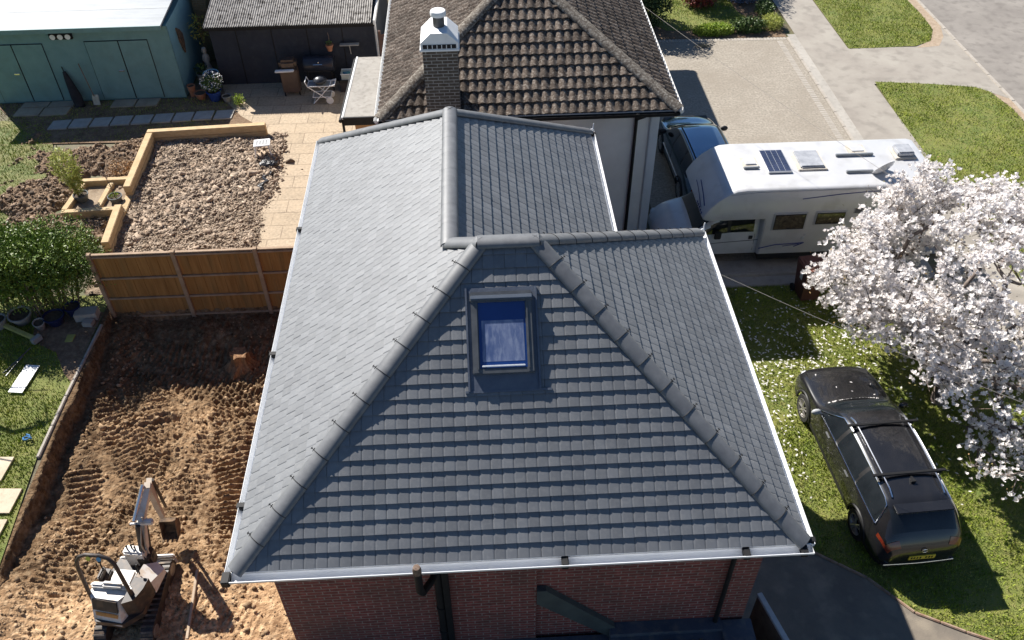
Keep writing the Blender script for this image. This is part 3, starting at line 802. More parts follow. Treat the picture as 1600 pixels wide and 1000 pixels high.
# chimney
m_cbrick = MBrick("chimney_brick", (.085, .065, .05), (.115, .095, .075), (.30, .28, .25), .225, .075, .010, bump=.006)
cy = 17.12
KC = cy / 18.3; CZ = lambda z: 14.2 - (14.2 - z) * KC
ch = MB(); ch.box(-1.08, -.345, cy, cy + .72, 1.0, 5.93); chm = ch.build("chimney", m_cbrick, nb)
ch = MB(); ch.bbox(-1.13, -.295, cy - .06, cy + .78, 5.93, 5.98, .01)
ch.prism([(-1.11, 5.98), (-.315, 5.98), (-.315, 6.11), (-.54, 6.32), (-.885, 6.32), (-1.11, 6.11)], cy - .04, cy + .76, plane='xz'); ch.build("chimney_cap", m_bwhite, chm)
ch = MB(); ch.box(-1.06, -.365, cy - .055, cy - .03, 5.995, 6.08)
ch.build("vent_slot", m_black, chm)
ch = MB()
for i in range(1, 7): ch.box(-1.06 + i * .099 - .007, -1.06 + i * .099 + .007, cy - .062, cy - .05, 5.995, 6.08)
ch.build("vent_bar", m_bwhite, chm)["kind"] = "stuff"
ch = MB(); ch.lathe([(.12, 6.28), (.12, 6.56)], (-.71, cy + .34, 0), n=20); ch.build("flue", M("dark_flue", (.06, .06, .06), (.1, .1, .1), scale=8, rough=.5), chm, smooth=40)
ch = MB(); ch.lathe([(.165, 6.55), (.17, 6.61), (.155, 6.65), (.05, 6.68), (0, 6.68)], (-.71, cy + .34, 0), n=20); ch.build("flue_cap", m_bwhite, chm, smooth=40)
# low flat-roofed porch store beside the bungalow
m_pfelt = M("grey_roof_felt", (.30, .28, .25), (.38, .355, .32), scale=2.5, rough=.95, bump=.004, bscale=70, c3=(.2, .18, .16), scale2=8, mix2=.5)
po = thing("store", "small flat roofed store with grey felt top and white edge against the bungalow", "outbuilding")
px0, px1, py0, py1 = -3.5, -2.45, 20.3, 23.75
mb = MB(); mb.prism([(px0, py0), (px1, py0), (px1, py1), (px0 + .12, py1)], 2.50, 2.60); mb.build("roof", m_pfelt, po)
mb = MB(); mb.prism([(px0, py0 - .05), (px1 + .1, py0 - .05), (px1 + .1, py0), (px0, py0)], 2.40, 2.63); mb.build("fascia", m_black, po)
mb = MB(); mb.rod((px0 - .02, py0, 2.59), (px0 + .10, py1, 2.59), .035, 8); mb.build("edge_trim", m_bwhite, po)
mb = MB(); mb.rod((px0 - .08, py0 - .03, 2.52), (px0 + .03, py1, 2.52), .05, 10); mb.rod((px0 - .03, py0 + .05, 2.5), (px0 - .03, py0 + .05, 0), .035, 8); mb.build("gutter", m_black, po)
mb = MB(); mb.box(px0 + .25, px1, py0 + .2, py1 - .1, 0, 2.5); mb.build("wall", M("orange_timber", (.36, .19, .08), (.46, .26, .12), scale=3, stretch=(1, 1, 8)), po)

# ------------------------------------------------------------------ garden buildings at the back
m_teal = M("teal_boards", (.145, .265, .265), (.175, .305, .305), scale=2.5, rough=.7, bump=.0, c3=(.14, .22, .20), scale2=3, mix2=.35)
m_teal2 = M("teal_side", (.13, .27, .32), (.155, .305, .355), scale=2.5, rough=.7)
m_shedroof = M("pale_shed_roof", (.25, .275, .295), (.31, .335, .355), scale=1.5, rough=.6, bump=.006, bscale=9, c3=(.20, .22, .24), scale2=2.5, mix2=.5, stretch=(.5, 2.5, 1))
sh = thing("garden_shed", "large teal boarded garden shed with a pale grey sheet roof and two pairs of doors", "shed")
fy = 26.55; sx0, sx1 = -15.85, -9.63
def boards(mb, x0, x1, y, z0, z1, bh=.145):
    z = z0
    while z < z1 - .02:
        t = min(z + bh, z1)
        mb.add([(x0, y - .018, z), (x1, y - .018, z), (x1, y - .004, t), (x0, y - .004, t)], [(0, 1, 2, 3)])
        mb.add([(x0, y - .018, z), (x1, y - .018, z), (x1, y, z), (x0, y, z)], [(0, 3, 2, 1)])
        z += bh
mb = MB(); mb.box(sx0, sx1, fy, fy + 3.6, 0, 2.48); boards(mb, sx0, sx1, fy, .05, 2.48); mb.build("wall", m_teal, sh, uv=False)
mb = MB()
y = fy
z = .05
while z < 2.5:
    mb.add([(sx1 + .018, fy, z), (sx1 + .018, fy + 3.6, z), (sx1 + .004, fy + 3.6, z + .145), (sx1 + .004, fy, z + .145)], [(0, 1, 2, 3)])
    mb.add([(sx1 + .018, fy, z), (sx1 + .018, fy + 3.6, z), (sx1, fy + 3.6, z), (sx1, fy, z)], [(0, 3, 2, 1)]); z += .145
mb.add([(sx1 + .003, fy, 2.48), (sx1 + .003, fy + 3.6, 2.48), (sx1 + .003, fy + 3.6, 2.62)], [(0, 1, 2)])
mb.build("side_boards", m_teal2, sh, uv=False)
mb = MB()
rx1 = -9.72; nrib = 9
mb.add([(sx0 - .4, fy - .25, 2.54), (rx1, fy - .25, 2.54), (rx1, fy + 3.7, 2.80), (sx0 - .4, fy + 3.7, 2.80), (sx0 - .4, fy - .25, 2.60), (rx1, fy - .25, 2.60), (rx1, fy + 3.7, 2.86), (sx0 - .4, fy + 3.7, 2.86)],
       [(0, 1, 2, 3), (4, 5, 6, 7), (0, 1, 5, 4), (1, 2, 6, 5), (2, 3, 7, 6), (3, 0, 4, 7)])
shr = mb.build("roof", m_shedroof, sh)
mb = MB()
for yy in (.9, 1.9, 2.9):
    z = 2.60 + (.26 / 3.95) * (yy + .25)
    mb.add([(sx0 - .4, fy + yy, z + .004), (rx1, fy + yy, z + .004), (rx1, fy + yy + .05, z + .012), (sx0 - .4, fy + yy + .05, z + .012)], [(0, 1, 2, 3)])
mb.build("roof_lap", m_shedroof, shr)
mb = MB(); mb.box(sx0 - .4, rx1, fy - .28, fy - .252, 2.47, 2.61); mb.build("fascia", m_teal, sh)
def door(x0, x1, z1, par=sh):
    d = MB(); d.box(x0, x1, fy - .045, fy - .020, .08, z1)
    n = round((x1 - x0) / .12)
    dd = d.build("door", m_teal, par)
    k = MB()
    for (p, q, r_, s_) in ((x0 - .018, x0, .06, z1 + .02), (x1, x1 + .018, .06, z1 + .02), (x0 - .018, x1 + .018, z1, z1 + .02)):
        k.box(p, q, fy - .030, fy - .019, r_, s_)
    k.build("door_gap", m_black, dd)
    return dd
m_chrome = M("chrome", (.75, .76, .78), (.82, .83, .85), rough=.18, metal=1.0)
d1 = door(-15.55, -14.62, 2.02); d2 = door(-14.58, -13.65, 2.02); d3 = door(-12.3, -11.28, 2.05); d4 = door(-11.24, -10.35, 2.05)
for d_o, x in ((d1, -14.70), (d3, -11.36)):
    h_ = MB(); h_.bbox(x - .16, x + .02, fy - .085, fy - .045, 1.03, 1.08, .01); h_.build("handle", m_chrome, d_o)
fl3 = thing("flood_light", "black bracket of three round white lamps under the teal shed eaves", "lamp", (-12.95, fy - .03, 2.27))
mb = MB(); mb.bbox(-.36, .36, -.06, .03, -.10, .10, .02); mb.build("bracket", m_black, fl3)
for i in (-1, 0, 1):
    mb = MB(); mb.lathe([(.085, -.09), (.08, -.065), (.0, -.06)], (i * .235, 0, 0), axis='y', n=18)
    mb.lathe([(0, -.092), (.085, -.09)], (i * .235, 0, 0), axis='y', n=18); mb.build("lamp", m_bwhite, fl3, smooth=40)
ab = MB(); ab.prism([(.0, .35), (.22, .20), (.42, -.02), (.40, -.30), (.25, -.62), (.12, -.40), (.02, -.1)], -.02, .03, plane='yz')
ab.add([(.04, .1, .1), (.06, .3, -.1), (.045, .2, -.3), (.05, .15, -.1)], [(0, 1, 2, 3)])
o = ab.build("wall_ornament", M("rusty_ornament", (.03, .03, .03), (.16, .10, .06), scale=14, bump=.02, bscale=20)); o.location = (sx1 + .04, fy + .7, 1.75)
tag(o, "dark leaf shaped ornament hung on the end wall of the teal shed", "ornament")

m_navy = M("navy_boards", (.020, .025, .037), (.03, .035, .05), scale=2, rough=.8, c3=(.05, .055, .065), scale2=5, mix2=.3)
m_corr = M("corrugated_sheet", (.30, .28, .26), (.46, .44, .41), scale=6, rough=.9, bump=.003, bscale=60, c3=(.07, .06, .05), scale2=7, mix2=.95)
ga = thing("garage", "dark navy walled outbuilding with a mossy corrugated roof at the back of the patio", "outbuilding")
mb = MB(); mb.box(-8.6, -3.25, 27.35, 33.0, 0, 2.08)
mb.build("wall", m_navy, ga)
for i in range(1, 5):
    mb = MB(); mb.box(-8.9 + i * 1.15 - .01, -8.9 + i * 1.15 + .01, 27.335, 27.349, 0, 2.05); mb.build("wall_joint", m_black, ga)
n = int(5.45 / .075); vs = []; fs = []
per = 6
for i in range(n * per + 1):
    x = -8.7 + i * .075 / per
    h = .022 * math.cos(2 * PI * i / per)
    for (yy, zz) in ((27.15, 2.12), (29.9, 2.55), (29.88, 2.575), (33.2, 3.05)): vs.append((x, yy, zz + h))
    if i:
        o = 4 * (i - 1)
        for q in (0, 1, 2): fs.append((o + q, o + 4 + q, o + 5 + q, o + 1 + q))
mb = MB(); mb.add(vs, fs); mb.build("roof", m_corr, ga, uv=False)
mb = MB(); mb.box(-8.7, -3.2, 27.17, 27.22, 1.98, 2.09); mb.build("fascia", m_black, ga)
mb = MB(); mb.box(-3.22, -3.16, 27.14, 33.1, 2.05, 2.2); mb.rod((-3.18, 27.2, 2.1), (-3.18, 27.2, 0), .035, 8); mb.build("barge_board", m_bwhite, ga)
# brick pier, mossy, between shed and outbuilding
pr = MB(); pr.box(-9.5, -9.05, 29.2, 32.5, 0, 2.6)
o = pr.build("boundary_wall", MBrick("mossy_brick", (.22, .16, .09), (.17, .14, .08), (.2, .19, .14), .225, .075, .01, dirt=(.08, .11, .03)))
tag(o, "mossy brick wall in the gap between teal shed and corrugated roof", "wall")
# slatted dark gate between the garage and the bungalow
gt = MB()
for i in range(9): gt.box(-3.05, -2.35, 26.9, 26.94, .05 + i * .2, .22 + i * .2)
gt.box(-3.08, -3.0, 26.86, 26.98, 0, 1.95); gt.box(-2.4, -2.32, 26.86, 26.98, 0, 1.95)
o = gt.build("side_gate", M("dark_gate", (.09, .05, .04), (.12, .07, .055), scale=5)); tag(o, "dark brown slatted side gate between outbuilding and bungalow wall", "gate")

# ------------------------------------------------------------------ timber panel fence
m_fence = M("fence_boards", (.26, .125, .035), (.39, .20, .065), scale=1.3, rough=.85, bump=.002, bscale=30, stretch=(9, 9, .7), c3=(.20, .13, .05), scale2=.8, mix2=.5)
m_fence2 = M("fence_rail", (.28, .19, .12), (.40, .29, .20), scale=4, rough=.85, bump=.002, bscale=40)
fe = thing("panel_fence", "three panel timber fence with dark rails between the excavation and the rubble bed", "fence")
fx = [-9.13, -7.2, -5.3, -3.37]; fyy = 16.05
for i in range(3):
    x0, x1 = fx[i] + .05, fx[i + 1] - .05
    mb = MB(); nb_ = 15; wv = (x1 - x0) / nb_
    for k in range(nb_):
        a0 = x0 + k * wv
        mb.box(a0, a0 + wv * .985, fyy + (.0 if k % 2 else .006), fyy + .018, -.28, 1.66)
    p_ = mb.build("panel", m_fence, fe)
    r_ = MB()
    for z in (-.27, .32, .95, 1.60): r_.bbox(x0, x1, fyy - .045, fyy - .001, z, z + .05, .006)
    r_.bbox(x0 - .02, x1 + .02, fyy - .03, fyy + .05, 1.665, 1.70, .006)
    r_.build("rail", m_fence2, p_)
for x in fx[:4]:
    mb = MB(); mb.bbox(x - .05, x + .05, fyy - .06, fyy + .05, -.5, 1.73, .008); mb.build("post", m_fence2, fe)

# ------------------------------------------------------------------ timber raised bed filled with rubble
m_slp = M("sleeper_timber", (.46, .32, .17), (.60, .45, .26), scale=2, rough=.85, bump=.003, bscale=25, stretch=(3, 3, 9), c3=(.35, .22, .11), scale2=4, mix2=.5)
rb = thing("raised_bed", "new pale timber sleeper edging round the large rubble filled bed", "raised bed")
def sleeper(a, b, z0, z1, w=.2, par=rb, name="sleeper"):
    a = Vector((*a, 0)); b = Vector((*b, 0)); d = b - a; ang = math.atan2(d.y, d.x)
    mt = Matrix.Translation(a) @ Matrix.Rotation(ang, 4, 'Z')
    mb = MB(); mb.bbox(0, d.length, -w / 2, w / 2, z0, z1, .012, mt); return mb.build(name, m_slp, par)
for z in (-.02, .205): sleeper((-10.12, 23.75), (-6.55, 23.95), z, z + .215)
for z in (-.02, .205): sleeper((-10.02, 23.63), (-9.93, 20.75), z, z + .215)
for z in (-.02, .205): sleeper((-9.92, 19.9), (-9.80, 18.2), z, z + .215)
sleeper((-9.95, 20.9), (-9.92, 19.95), -.02, .12)
pb = thing("planter_frame", "small low timber planter frame holding two potted plants beside the rubble bed", "planter")
sleeper((-11.55, 19.95), (-10.05, 20.02), -.02, .22, .17, pb, "frame_timber"); sleeper((-11.5, 20.04), (-11.38, 21.35), -.02, .22, .17, pb, "frame_timber")
sleeper((-11.47, 21.4), (-9.98, 21.45), -.02, .26, .17, pb, "frame_timber"); sleeper((-10.62, 20.1), (-10.58, 21.32), -.02, .20, .15, pb, "frame_timber")
struct(sheet('planter_gravel', [(-11.45, 20.0), (-10.0, 20.05), (-9.85, 21.4), (-11.4, 21.35)], .08, m_rub))
rpoly = [(-9.85, 18.2), (-9.9, 23.62), (-6.6, 23.85), (-5.8, 24.25), (-5.35, 23.4), (-5.55, 22.0), (-5.35, 20.5), (-5.5, 19.3), (-5.4, 18.0), (-6.5, 17.3), (-9.75, 17.3)]
def rubz(X, Y):
    edge = ss(-X, 5.35 + .5 * fbm(Y, Y * 0, 1.1, 3, 41), 6.3)
    bk = ss(-Y, -24.4, -23.9)
    return -.05 + .10 * edge * bk + (fbm(X, Y, 1.2, 3, 31) - .5) * .16 * edge + (fbm(X, Y, 7, 5, 32, .65) - .5) * .13 * edge
s = heightfield("rubble_ground", -9.95, -5.0, 16.6, 24.6, .05, rubz, m_rub); struct(s)
CUBE_V = [(x, y, z) for x in (-1, 1) for y in (-1, 1) for z in (-1, 1)]
CUBE_F = [(0, 1, 3, 2), (4, 6, 7, 5), (0, 4, 5, 1), (2, 3, 7, 6), (0, 2, 6, 4), (1, 5, 7, 3)]
n = 38000
x = rng.uniform(-9.85, -5.2, n); y = rng.uniform(16.9, 24.1, n)
k = (ss(-x, 5.7, 6.5) * .8 + rng.uniform(0, .5, n) > .42) & (y < 23.75 + (x > -6.4) * .4)
x, y = x[k], y[k]
s_ = rng.gamma(2.0, .0048, len(x)) + .0075
s_ *= 1 + .6 * (fbm(x, y, .7, 2, 51) > .52)
r_ = scatter_mesh("rubble", np.stack([x, y, rubz(x, y) + s_ * .05], 1), np.stack([s_ * 1.35, s_ * .9, s_ * .42], 1), CUBE_V, CUBE_F, m_rubst, jit=.4)
tag(r_, "broken hardcore and rubble pieces filling the timber edged bed", "rubble", kind="stuff")
# dug border soil left of the bed
def bordz(X, Y):
    c = [(-11.6, 22.9, 1.9, 1.0), (-12.6, 21.0, 1.3, 1.1), (-10.6, 22.4, .8, 1.1), (-10.8, 19.2, 1.2, .6), (-12.2, 19.6, 1.1, .7)]
    m_ = 0
    for (cx, cy, rx, ry) in c: m_ = np.maximum(m_, 1 - np.sqrt(((X - cx) / rx) ** 2 + ((Y - cy) / ry) ** 2))
    m_ = m_ + (fbm(X, Y, 1.8, 4, 61) - .5) * .7
    return -.06 + .16 * ss(m_, 0, .35) + (fbm(X, Y, 5.5, 6, 62, .72) - .5) * .40 * ss(m_, 0, .2)
s = heightfield("border_soil", -14.6, -9.95, 18.2, 24.5, .04, bordz, m_soil_dark); struct(s)
n = 6000
x = rng.uniform(-14.4, -10.0, n); y = rng.uniform(18.4, 24.2, n); z = bordz(x, y); k = z > -.01; x, y, z = x[k], y[k], z[k]
s_ = rng.gamma(1.4, .012, len(x)) + .01
tag(scatter_mesh("border_clods", np.stack([x, y, z + s_ * .2], 1), np.stack([s_ * 1.2, s_, s_ * .7], 1), ICO_V, ICO_F, M("border_clod", (.12, .08, .055), (.30, .22, .15), scale=6, rough=.95, tint=.5), jit=.4),
    "brown clods on the dug border left of the timber raised bed", "soil clods", kind="stuff")
# stepping slabs
def slab(name, poly, z0, z1, label, group, mat=m_slab):
    mb = MB(); mb.prism(poly, z0, z1); o = mb.build(name, mat); tag(o, label, "paving slab", group); return o
ordw = ["first", "second", "third", "fourth", "fifth", "sixth", "seventh", "eighth", "ninth"]
m_gslab = M("grey_slab", (.36, .34, .31), (.45, .43, .39), scale=3, bump=.004, bscale=40, c3=(.3, .27, .23), scale2=9)
for i in range(9):
    x0 = -13.6 + i * .643; yb = 24.72 + i * .036 + random.uniform(-.01, .01)
    slab("stepping_slab", [(x0, yb), (x0 + .58, yb + .02), (x0 + .60, yb + .56), (x0 + .03, yb + .53)], .0, .045 + random.uniform(-.008, .008),
         f"{ordw[i]} grey slab from the left in the row of nine in front of the teal shed", "row of grey slabs in front of the teal shed", m_gslab)
for i, (x0, x1, y0, y1, lab) in enumerate(((-15.0, -14.2, 25.62, 26.12, "front left slab of the paved pad before the left shed doors"), (-14.15, -13.3, 25.60, 26.1, "front right slab of the paved pad before the left shed doors"),
      (-14.95, -14.1, 26.16, 26.5, "rear left slab of the paved pad against the left shed doors"), (-14.06, -13.25, 26.14, 26.5, "rear right slab of the paved pad against the left shed doors"),
      (-12.0, -11.25, 26.0, 26.48, "left slab of the pair below the right shed doors"), (-11.2, -10.5, 26.0, 26.5, "right slab of the pair below the right shed doors"))):
    slab("door_slab", [(x0, y0), (x1, y0 + .02), (x1 + .02, y1), (x0 + .03, y1)], 0, .04, lab, "slabs at the shed doors", M("worn_slab", (.33, .27, .20), (.42, .35, .26), scale=3, bump=.004))
for poly, lab in (([(-10.55, 10.95), (-9.88, 10.93), (-9.83, 11.52), (-10.55, 11.55)], "sandstone slab set in the left lawn, the one nearest the fallen board"),
                  ([(-10.2, 10.18), (-9.42, 10.13), (-9.38, 10.70), (-10.2, 10.75)], "sandstone slab in the left lawn, middle one of three"),
                  ([(-10.2, 9.3), (-9.45, 9.28), (-9.40, 9.98), (-10.2, 10.02)], "sandstone slab in the left lawn closest to the mini digger")):
    slab("lawn_slab", poly, .01, .05, lab, "sandstone slabs set in the left lawn")
# ------------------------------------------------------------------ vehicles
def pchip(x, y, t):
    x = np.asarray(x, float); y = np.asarray(y, float); t = np.asarray(t, float)
    h = np.diff(x); d = np.diff(y) / h
    m_ = np.zeros(len(x)); m_[0], m_[-1] = d[0], d[-1]
    for i in range(1, len(x) - 1):
        if d[i - 1] * d[i] > 0:
            w1, w2 = 2 * h[i] + h[i - 1], h[i] + 2 * h[i - 1]
            m_[i] = (w1 + w2) / (w1 / d[i - 1] + w2 / d[i])
    k = np.clip(np.searchsorted(x, t) - 1, 0, len(h) - 1)
    s = (t - x[k]) / h[k]
    return (2 * s ** 3 - 3 * s ** 2 + 1) * y[k] + (s ** 3 - 2 * s ** 2 + s) * h[k] * m_[k] + (-2 * s ** 3 + 3 * s ** 2) * y[k + 1] + (s ** 3 - s ** 2) * h[k] * m_[k + 1]
class Loft:
    """car body skin: stations along y; columns y,w_low,w_mid,w_belt,z_belt,w_roof,z_edge,z_top,z_low"""
    def __init__(s, st):
        s.st = np.array(st, float)
    def at(s, y, v):
        """point on the left..right half (x>=0) for v in 0..5"""
        st = s.st; c = [float(pchip(st[:, 0], st[:, i], y)) for i in range(1, 9)]
        wl, wm, wb, zb, wr, ze, zt, zl = c
        kv = [0, 1, 2, 3, 4, 5]
        xs = [wl, wm, wb, wr, wr * .52, 0]; zs = [zl, zl + (zb - zl) * .52, zb, ze, zt - (zt - ze) * .20, zt]
        return Vector((float(pchip(kv, xs, v)), y, float(pchip(kv, zs, v))))
    def grid(s, ys, vs):
        return [[s.at(y, v) for v in vs] for y in ys]
def loft_faces(G, cls, want, off=0.0):
    """faces of mirrored grid where cls(y,v,x,z)==want"""
    mb = MB(); ny = len(G); nv = len(G[0])
    for side in (1, -1):
        idx = {}
        def vid(i, j):
            k = (i, j)
            if k not in idx:
                p = G[i][j]
                idx[k] = len(mb.v); mb.v.append((p.x * side, p.y, p.z))
            return idx[k]
        for i in range(ny - 1):
            for j in range(nv - 1):
                a, b, c, d = G[i][j], G[i + 1][j], G[i + 1][j + 1], G[i][j + 1]
                cx = (a + b + c + d) / 4
                if cls(cx.y, (j + .5) / (nv - 1) * 5, cx.x, cx.z) == want:
                    f = (vid(i, j), vid(i + 1, j), vid(i + 1, j + 1), vid(i, j + 1))
                    mb.f.append(f if side > 0 else f[::-1])
    return mb
m_tyre = M("tyre_rubber", (.018, .018, .018), (.035, .034, .033), scale=12, rough=.85)
m_rim = M("alloy_rim", (.42, .40, .38), (.55, .53, .51), scale=9, rough=.35, metal=.7, c3=(.3, .24, .18), scale2=10, mix2=.4)
m_glass = M("car_glass", (.010, .013, .016), (.018, .022, .026), scale=2, rough=.04, spec=.5)
m_trim = M("black_trim", (.014, .014, .015), (.022, .022, .023), scale=8, rough=.55)
m_redl = M("tail_light_red", (.13, .014, .008), (.24, .05, .015), scale=9, rough=.12, spec=.8)
m_yel = M("yellow_plate", (.62, .46, .04), (.72, .54, .06), scale=4, rough=.5)
def wheel(par, x, y, r, wd, side, spokes=5, rim=m_rim):
    mb = MB(); c = (x, y, r)
    pr = [(r * .66, -wd / 2), (r * .93, -wd / 2), (r, -wd * .36), (r, wd * .36), (r * .93, wd / 2), (r * .66, wd / 2)]
    mb.lathe(pr, c, axis='x', n=28, caps=False)
    wh = mb.build("wheel", m_tyre, par, smooth=35)
    mb = MB(); xo = x + side * wd * .46
    mb.lathe([(r * .58, -side * .06), (r * .66, -side * .02), (r * .69, 0), (r * .66, side * .01)], (xo - side * .01, y, r), axis='x', n=28, caps=False)
    mb.lathe([(r * .69, 0), (r * .64, side * .012), (r * .60, 0)], (xo, y, r), axis='x', n=28, caps=False)
    for k in range(spokes):
        for dd in (-.13, .13):
            a = 2 * PI * k / spokes + dd; b2 = 2 * PI * k / spokes + dd * 1.7
            mb.rod((xo, y + r * .10 * math.cos(a), r + r * .10 * math.sin(a)), (xo, y + r * .63 * math.cos(b2), r + r * .63 * math.sin(b2)), r * .055, 6)
    mb.lathe([(0, side * .016), (r * .14, side * .012), (r * .15, -side * .01)], (xo, y, r), axis='x', n=16)
    mb.build("rim", rim, wh, smooth=35)
    mb = MB(); mb.lathe([(0, 0), (r * .62, 0)], (xo - side * .05, y, r), axis='x', n=20); mb.build("brake_disc", m_trim, wh)
def build_car(t, L_, paint, glass, W=1, opts=()):
    hl = L_ / 2
    lf = Loft([
        (-hl, .54, .60, .56, .66, .46, .70, .73, .34), (-hl + .07, .70, .75, .70, .76, .55, .84, .87, .26), (-hl + .22, .79, .83, .78, .90, .60, 1.04, 1.08, .24),
        (-hl + .55, .845, .875, .84, .93, .585, 1.31, 1.37, .24), (-hl + .75, .85, .88, .85, .93, .585, 1.37, 1.43, .24), (-.5, .85, .88, .855, .92, .60, 1.41, 1.47, .24),
        (.10, .85, .88, .855, .91, .60, 1.38, 1.45, .24), (.38, .85, .88, .855, .90, .60, 1.33, 1.40, .24), (1.06, .85, .875, .85, .87, .70, .97, 1.01, .24), (1.18, .85, .875, .845, .86, .72, .93, .97, .24),
        (hl - .45, .84, .86, .80, .78, .62, .84, .89, .24), (hl - .12, .76, .79, .70, .66, .54, .72, .76, .24), (hl, .58, .62, .56, .56, .40, .59, .61, .30)])
    sc = t.get("ws", 1)
    wy = (hl - .86, -hl + .93); wr = .325
    ys = np.linspace(-hl, hl, 112); vs = np.linspace(0, 5, 41)
    G = lf.grid(ys, vs)
    def cls(y, v, x, z):
        for c in wy:
            if v < 2 and (y - c) ** 2 + (z - wr) ** 2 < .375 ** 2: return 'hole'
        sl = (z - .9) / .48
        if 2.12 < v < 2.86:
            if -hl + .50 + .10 * sl < y < 1.0 - .62 * sl:
                for bp in (-.95 + .03 * sl, .02):
                    if abs(y - bp) < .035: return 'pillar'
                return 'side'
        if v > 3.12 and .44 < y < 1.04: return 'wind'
        if v > 2.9 and -hl + .20 < y < -hl + .54: return 'rear'
        if v < .32: return 'sill'
        return 'body'
    b = loft_faces(G, cls, 'body')
    for side in (1, -1):                                   # close both ends
        for row in (G[0], G[-1]):
            n = len(row); o = len(b.v); b.v += [(p.x * side, p.y, p.z) for p in row]; b.v.append((0, row[0].y, row[0].z))
            b.f.append(tuple(range(o, o + n + 1)))
    body = b.build("body", paint, t, smooth=30)
    for nm, key, mt in (("side_window", 'side', glass), ("window_pillar", 'pillar', m_trim), ("windscreen", 'wind', glass), ("rear_window", 'rear', glass), ("sill_trim", 'sill', m_trim)):
        if key in ('side', 'sill'):
            for sgn in (1, -1):
                q = loft_faces(G, cls, key); keep = [f for f in q.f if sum(q.v[i][0] for i in f) * sgn > 0]
                used = sorted({i for f in keep for i in f}); mp = {i: k for k, i in enumerate(used)}
                m2 = MB(); m2.add([q.v[i] for i in used], [tuple(mp[i] for i in f) for f in keep]); m2.build(nm, mt, t, smooth=30)
        else: loft_faces(G, cls, key).build(nm, mt, t, smooth=30)
    # dark cabin floor so arches and glass do not look through
    mb = MB(); mb.box(-.70, .70, -hl + .3, hl - .3, .26, .84); mb.build("interior", m_trim, t)
    for c in wy:
        for sx in (1, -1):
            mb = MB()
            pts = []
            for k in range(17):
                a = PI * k / 16 * 1.06 - .03 * PI
                yy = c + .385 * math.cos(a); zz = max(.22, wr + .385 * math.sin(a))
                # surface x at that height
                best = min(np.linspace(0, 2, 15), key=lambda v: abs(lf.at(yy, v).z - zz)); pts.append((sx * (lf.at(yy, best).x + .004), yy, zz))
            mb.tube(pts, .026, 6); mb.build("wheel_arch", paint if 'bodyarch' in opts else m_trim, t, smooth=40)
            wheel(t, sx * .765, c, wr, .22, sx)
    return lf
def surf_line(lf, pts, r, sx, off=.004, n=6):
    """tube lying on the skin through (y, v) points"""
    out = []
    for (y, v) in pts:
        p = lf.at(y, v); out.append((sx * (p.x + off), p.y, p.z + off * .5))
    mb = MB(); mb.tube(out, r, n); return mb
m_dark = M("dark_car_paint", (.010, .010, .011), (.015, .015, .017), scale=1.2, rough=.25, spec=.4, coat=.7, c3=(.03, .028, .027), scale2=3, mix2=.25)
# dark estate car on the lawn
est = thing("estate_car", "dark estate car with silver roof rails parked on the lawn under the blossom", "car", (7.50, 10.20, 0.01), math.radians(2.5))
est.scale = (.93, .97, .97)
lf = build_car(est, 4.75, m_dark, m_glass)
hl = 4.75 / 2
for sx in (1, -1):
    yy = np.linspace(-hl + .52, .98, 12)
    surf_line(lf, [(y, 2.10) for y in yy], .019, sx).build("chrome_strip", m_chrome, est, smooth=40)
    top = [(-hl + .50, 2.12), (-hl + .56, 2.5), (-hl + .66, 2.84)] + [(y, 2.9) for y in np.linspace(-hl + .8, .34, 9)] + [(.62, 2.6), (.98, 2.14)]
    surf_line(lf, top, .016, sx).build("chrome_strip", m_chrome, est, smooth=40)
    rail = []
    for y in np.linspace(-1.62, .30, 14):
        p = lf.at(y, 3.25); e = min(1, (y + 1.62) / .12, (.30 - y) / .12); rail.append((sx * p.x, y, p.z + .015 + .045 * max(0, e)))
    mb = MB(); mb.tube(rail, .020, 8); mb.build("roof_rail", m_chrome, est, smooth=40)
    for (a, b) in (((.0, .6), (.0, 2.1)), ((-.98, .6), (-.98, 2.1)), ((.98, .7), (.95, 2.0))):
        surf_line(lf, [(a[0], a[1]), (a[0] * .99, 1.3), (b[0], b[1])], .005, sx, .001).build("door_seam", m_black, est)
    for y in (-.62, .36):
        p = lf.at(y, 1.78); mb = MB(); mb.bbox(sx * p.x - .02, sx * p.x + .02, y - .10, y + .08, p.z - .015, p.z + .015, .008); mb.build("door_handle", m_alu, est, smooth=40)
    p = lf.at(.84, 2.15); mb = MB(); mb.sphere((sx * (p.x + .13), .84, p.z + .07), .11, .06, .07, 14, 8); mb.rod((sx * p.x, .82, p.z + .02), (sx * (p.x + .08), .84, p.z + .04), .022, 6)
    mb.build("wing_mirror", M("mirror_shell", (.35, .36, .37), (.45, .46, .47), rough=.25) if sx < 0 else m_dark, est, smooth='all')
    tl = MB()
    for (ya, yb, va, vb) in ((-hl + .05, -hl + .13, 1.75, 3.35), (-hl + .12, -hl + .36, 1.72, 2.0)):
      ys_ = np.linspace(ya, yb, 6); vs_ = np.linspace(va, vb, 9)
      g_ = [[lf.at(y, v) for v in vs_] for y in ys_]
      for i in range(5):
        for j in range(8):
            q = [g_[i][j], g_[i + 1][j], g_[i + 1][j + 1], g_[i][j + 1]]
            tl.add([(sx * (p.x + .008), p.y - .008, p.z) for p in q], [(0, 1, 2, 3)])
    pass
    tl.build("tail_light", m_redl, est, smooth=30)
    hd = MB(); hd.sphere((sx * .62, hl - .22, .66), .13, .14, .06, 12, 8); hd.build("headlight", M("headlight_glass", (.5, .52, .55), (.65, .67, .7), rough=.08), est, smooth='all')
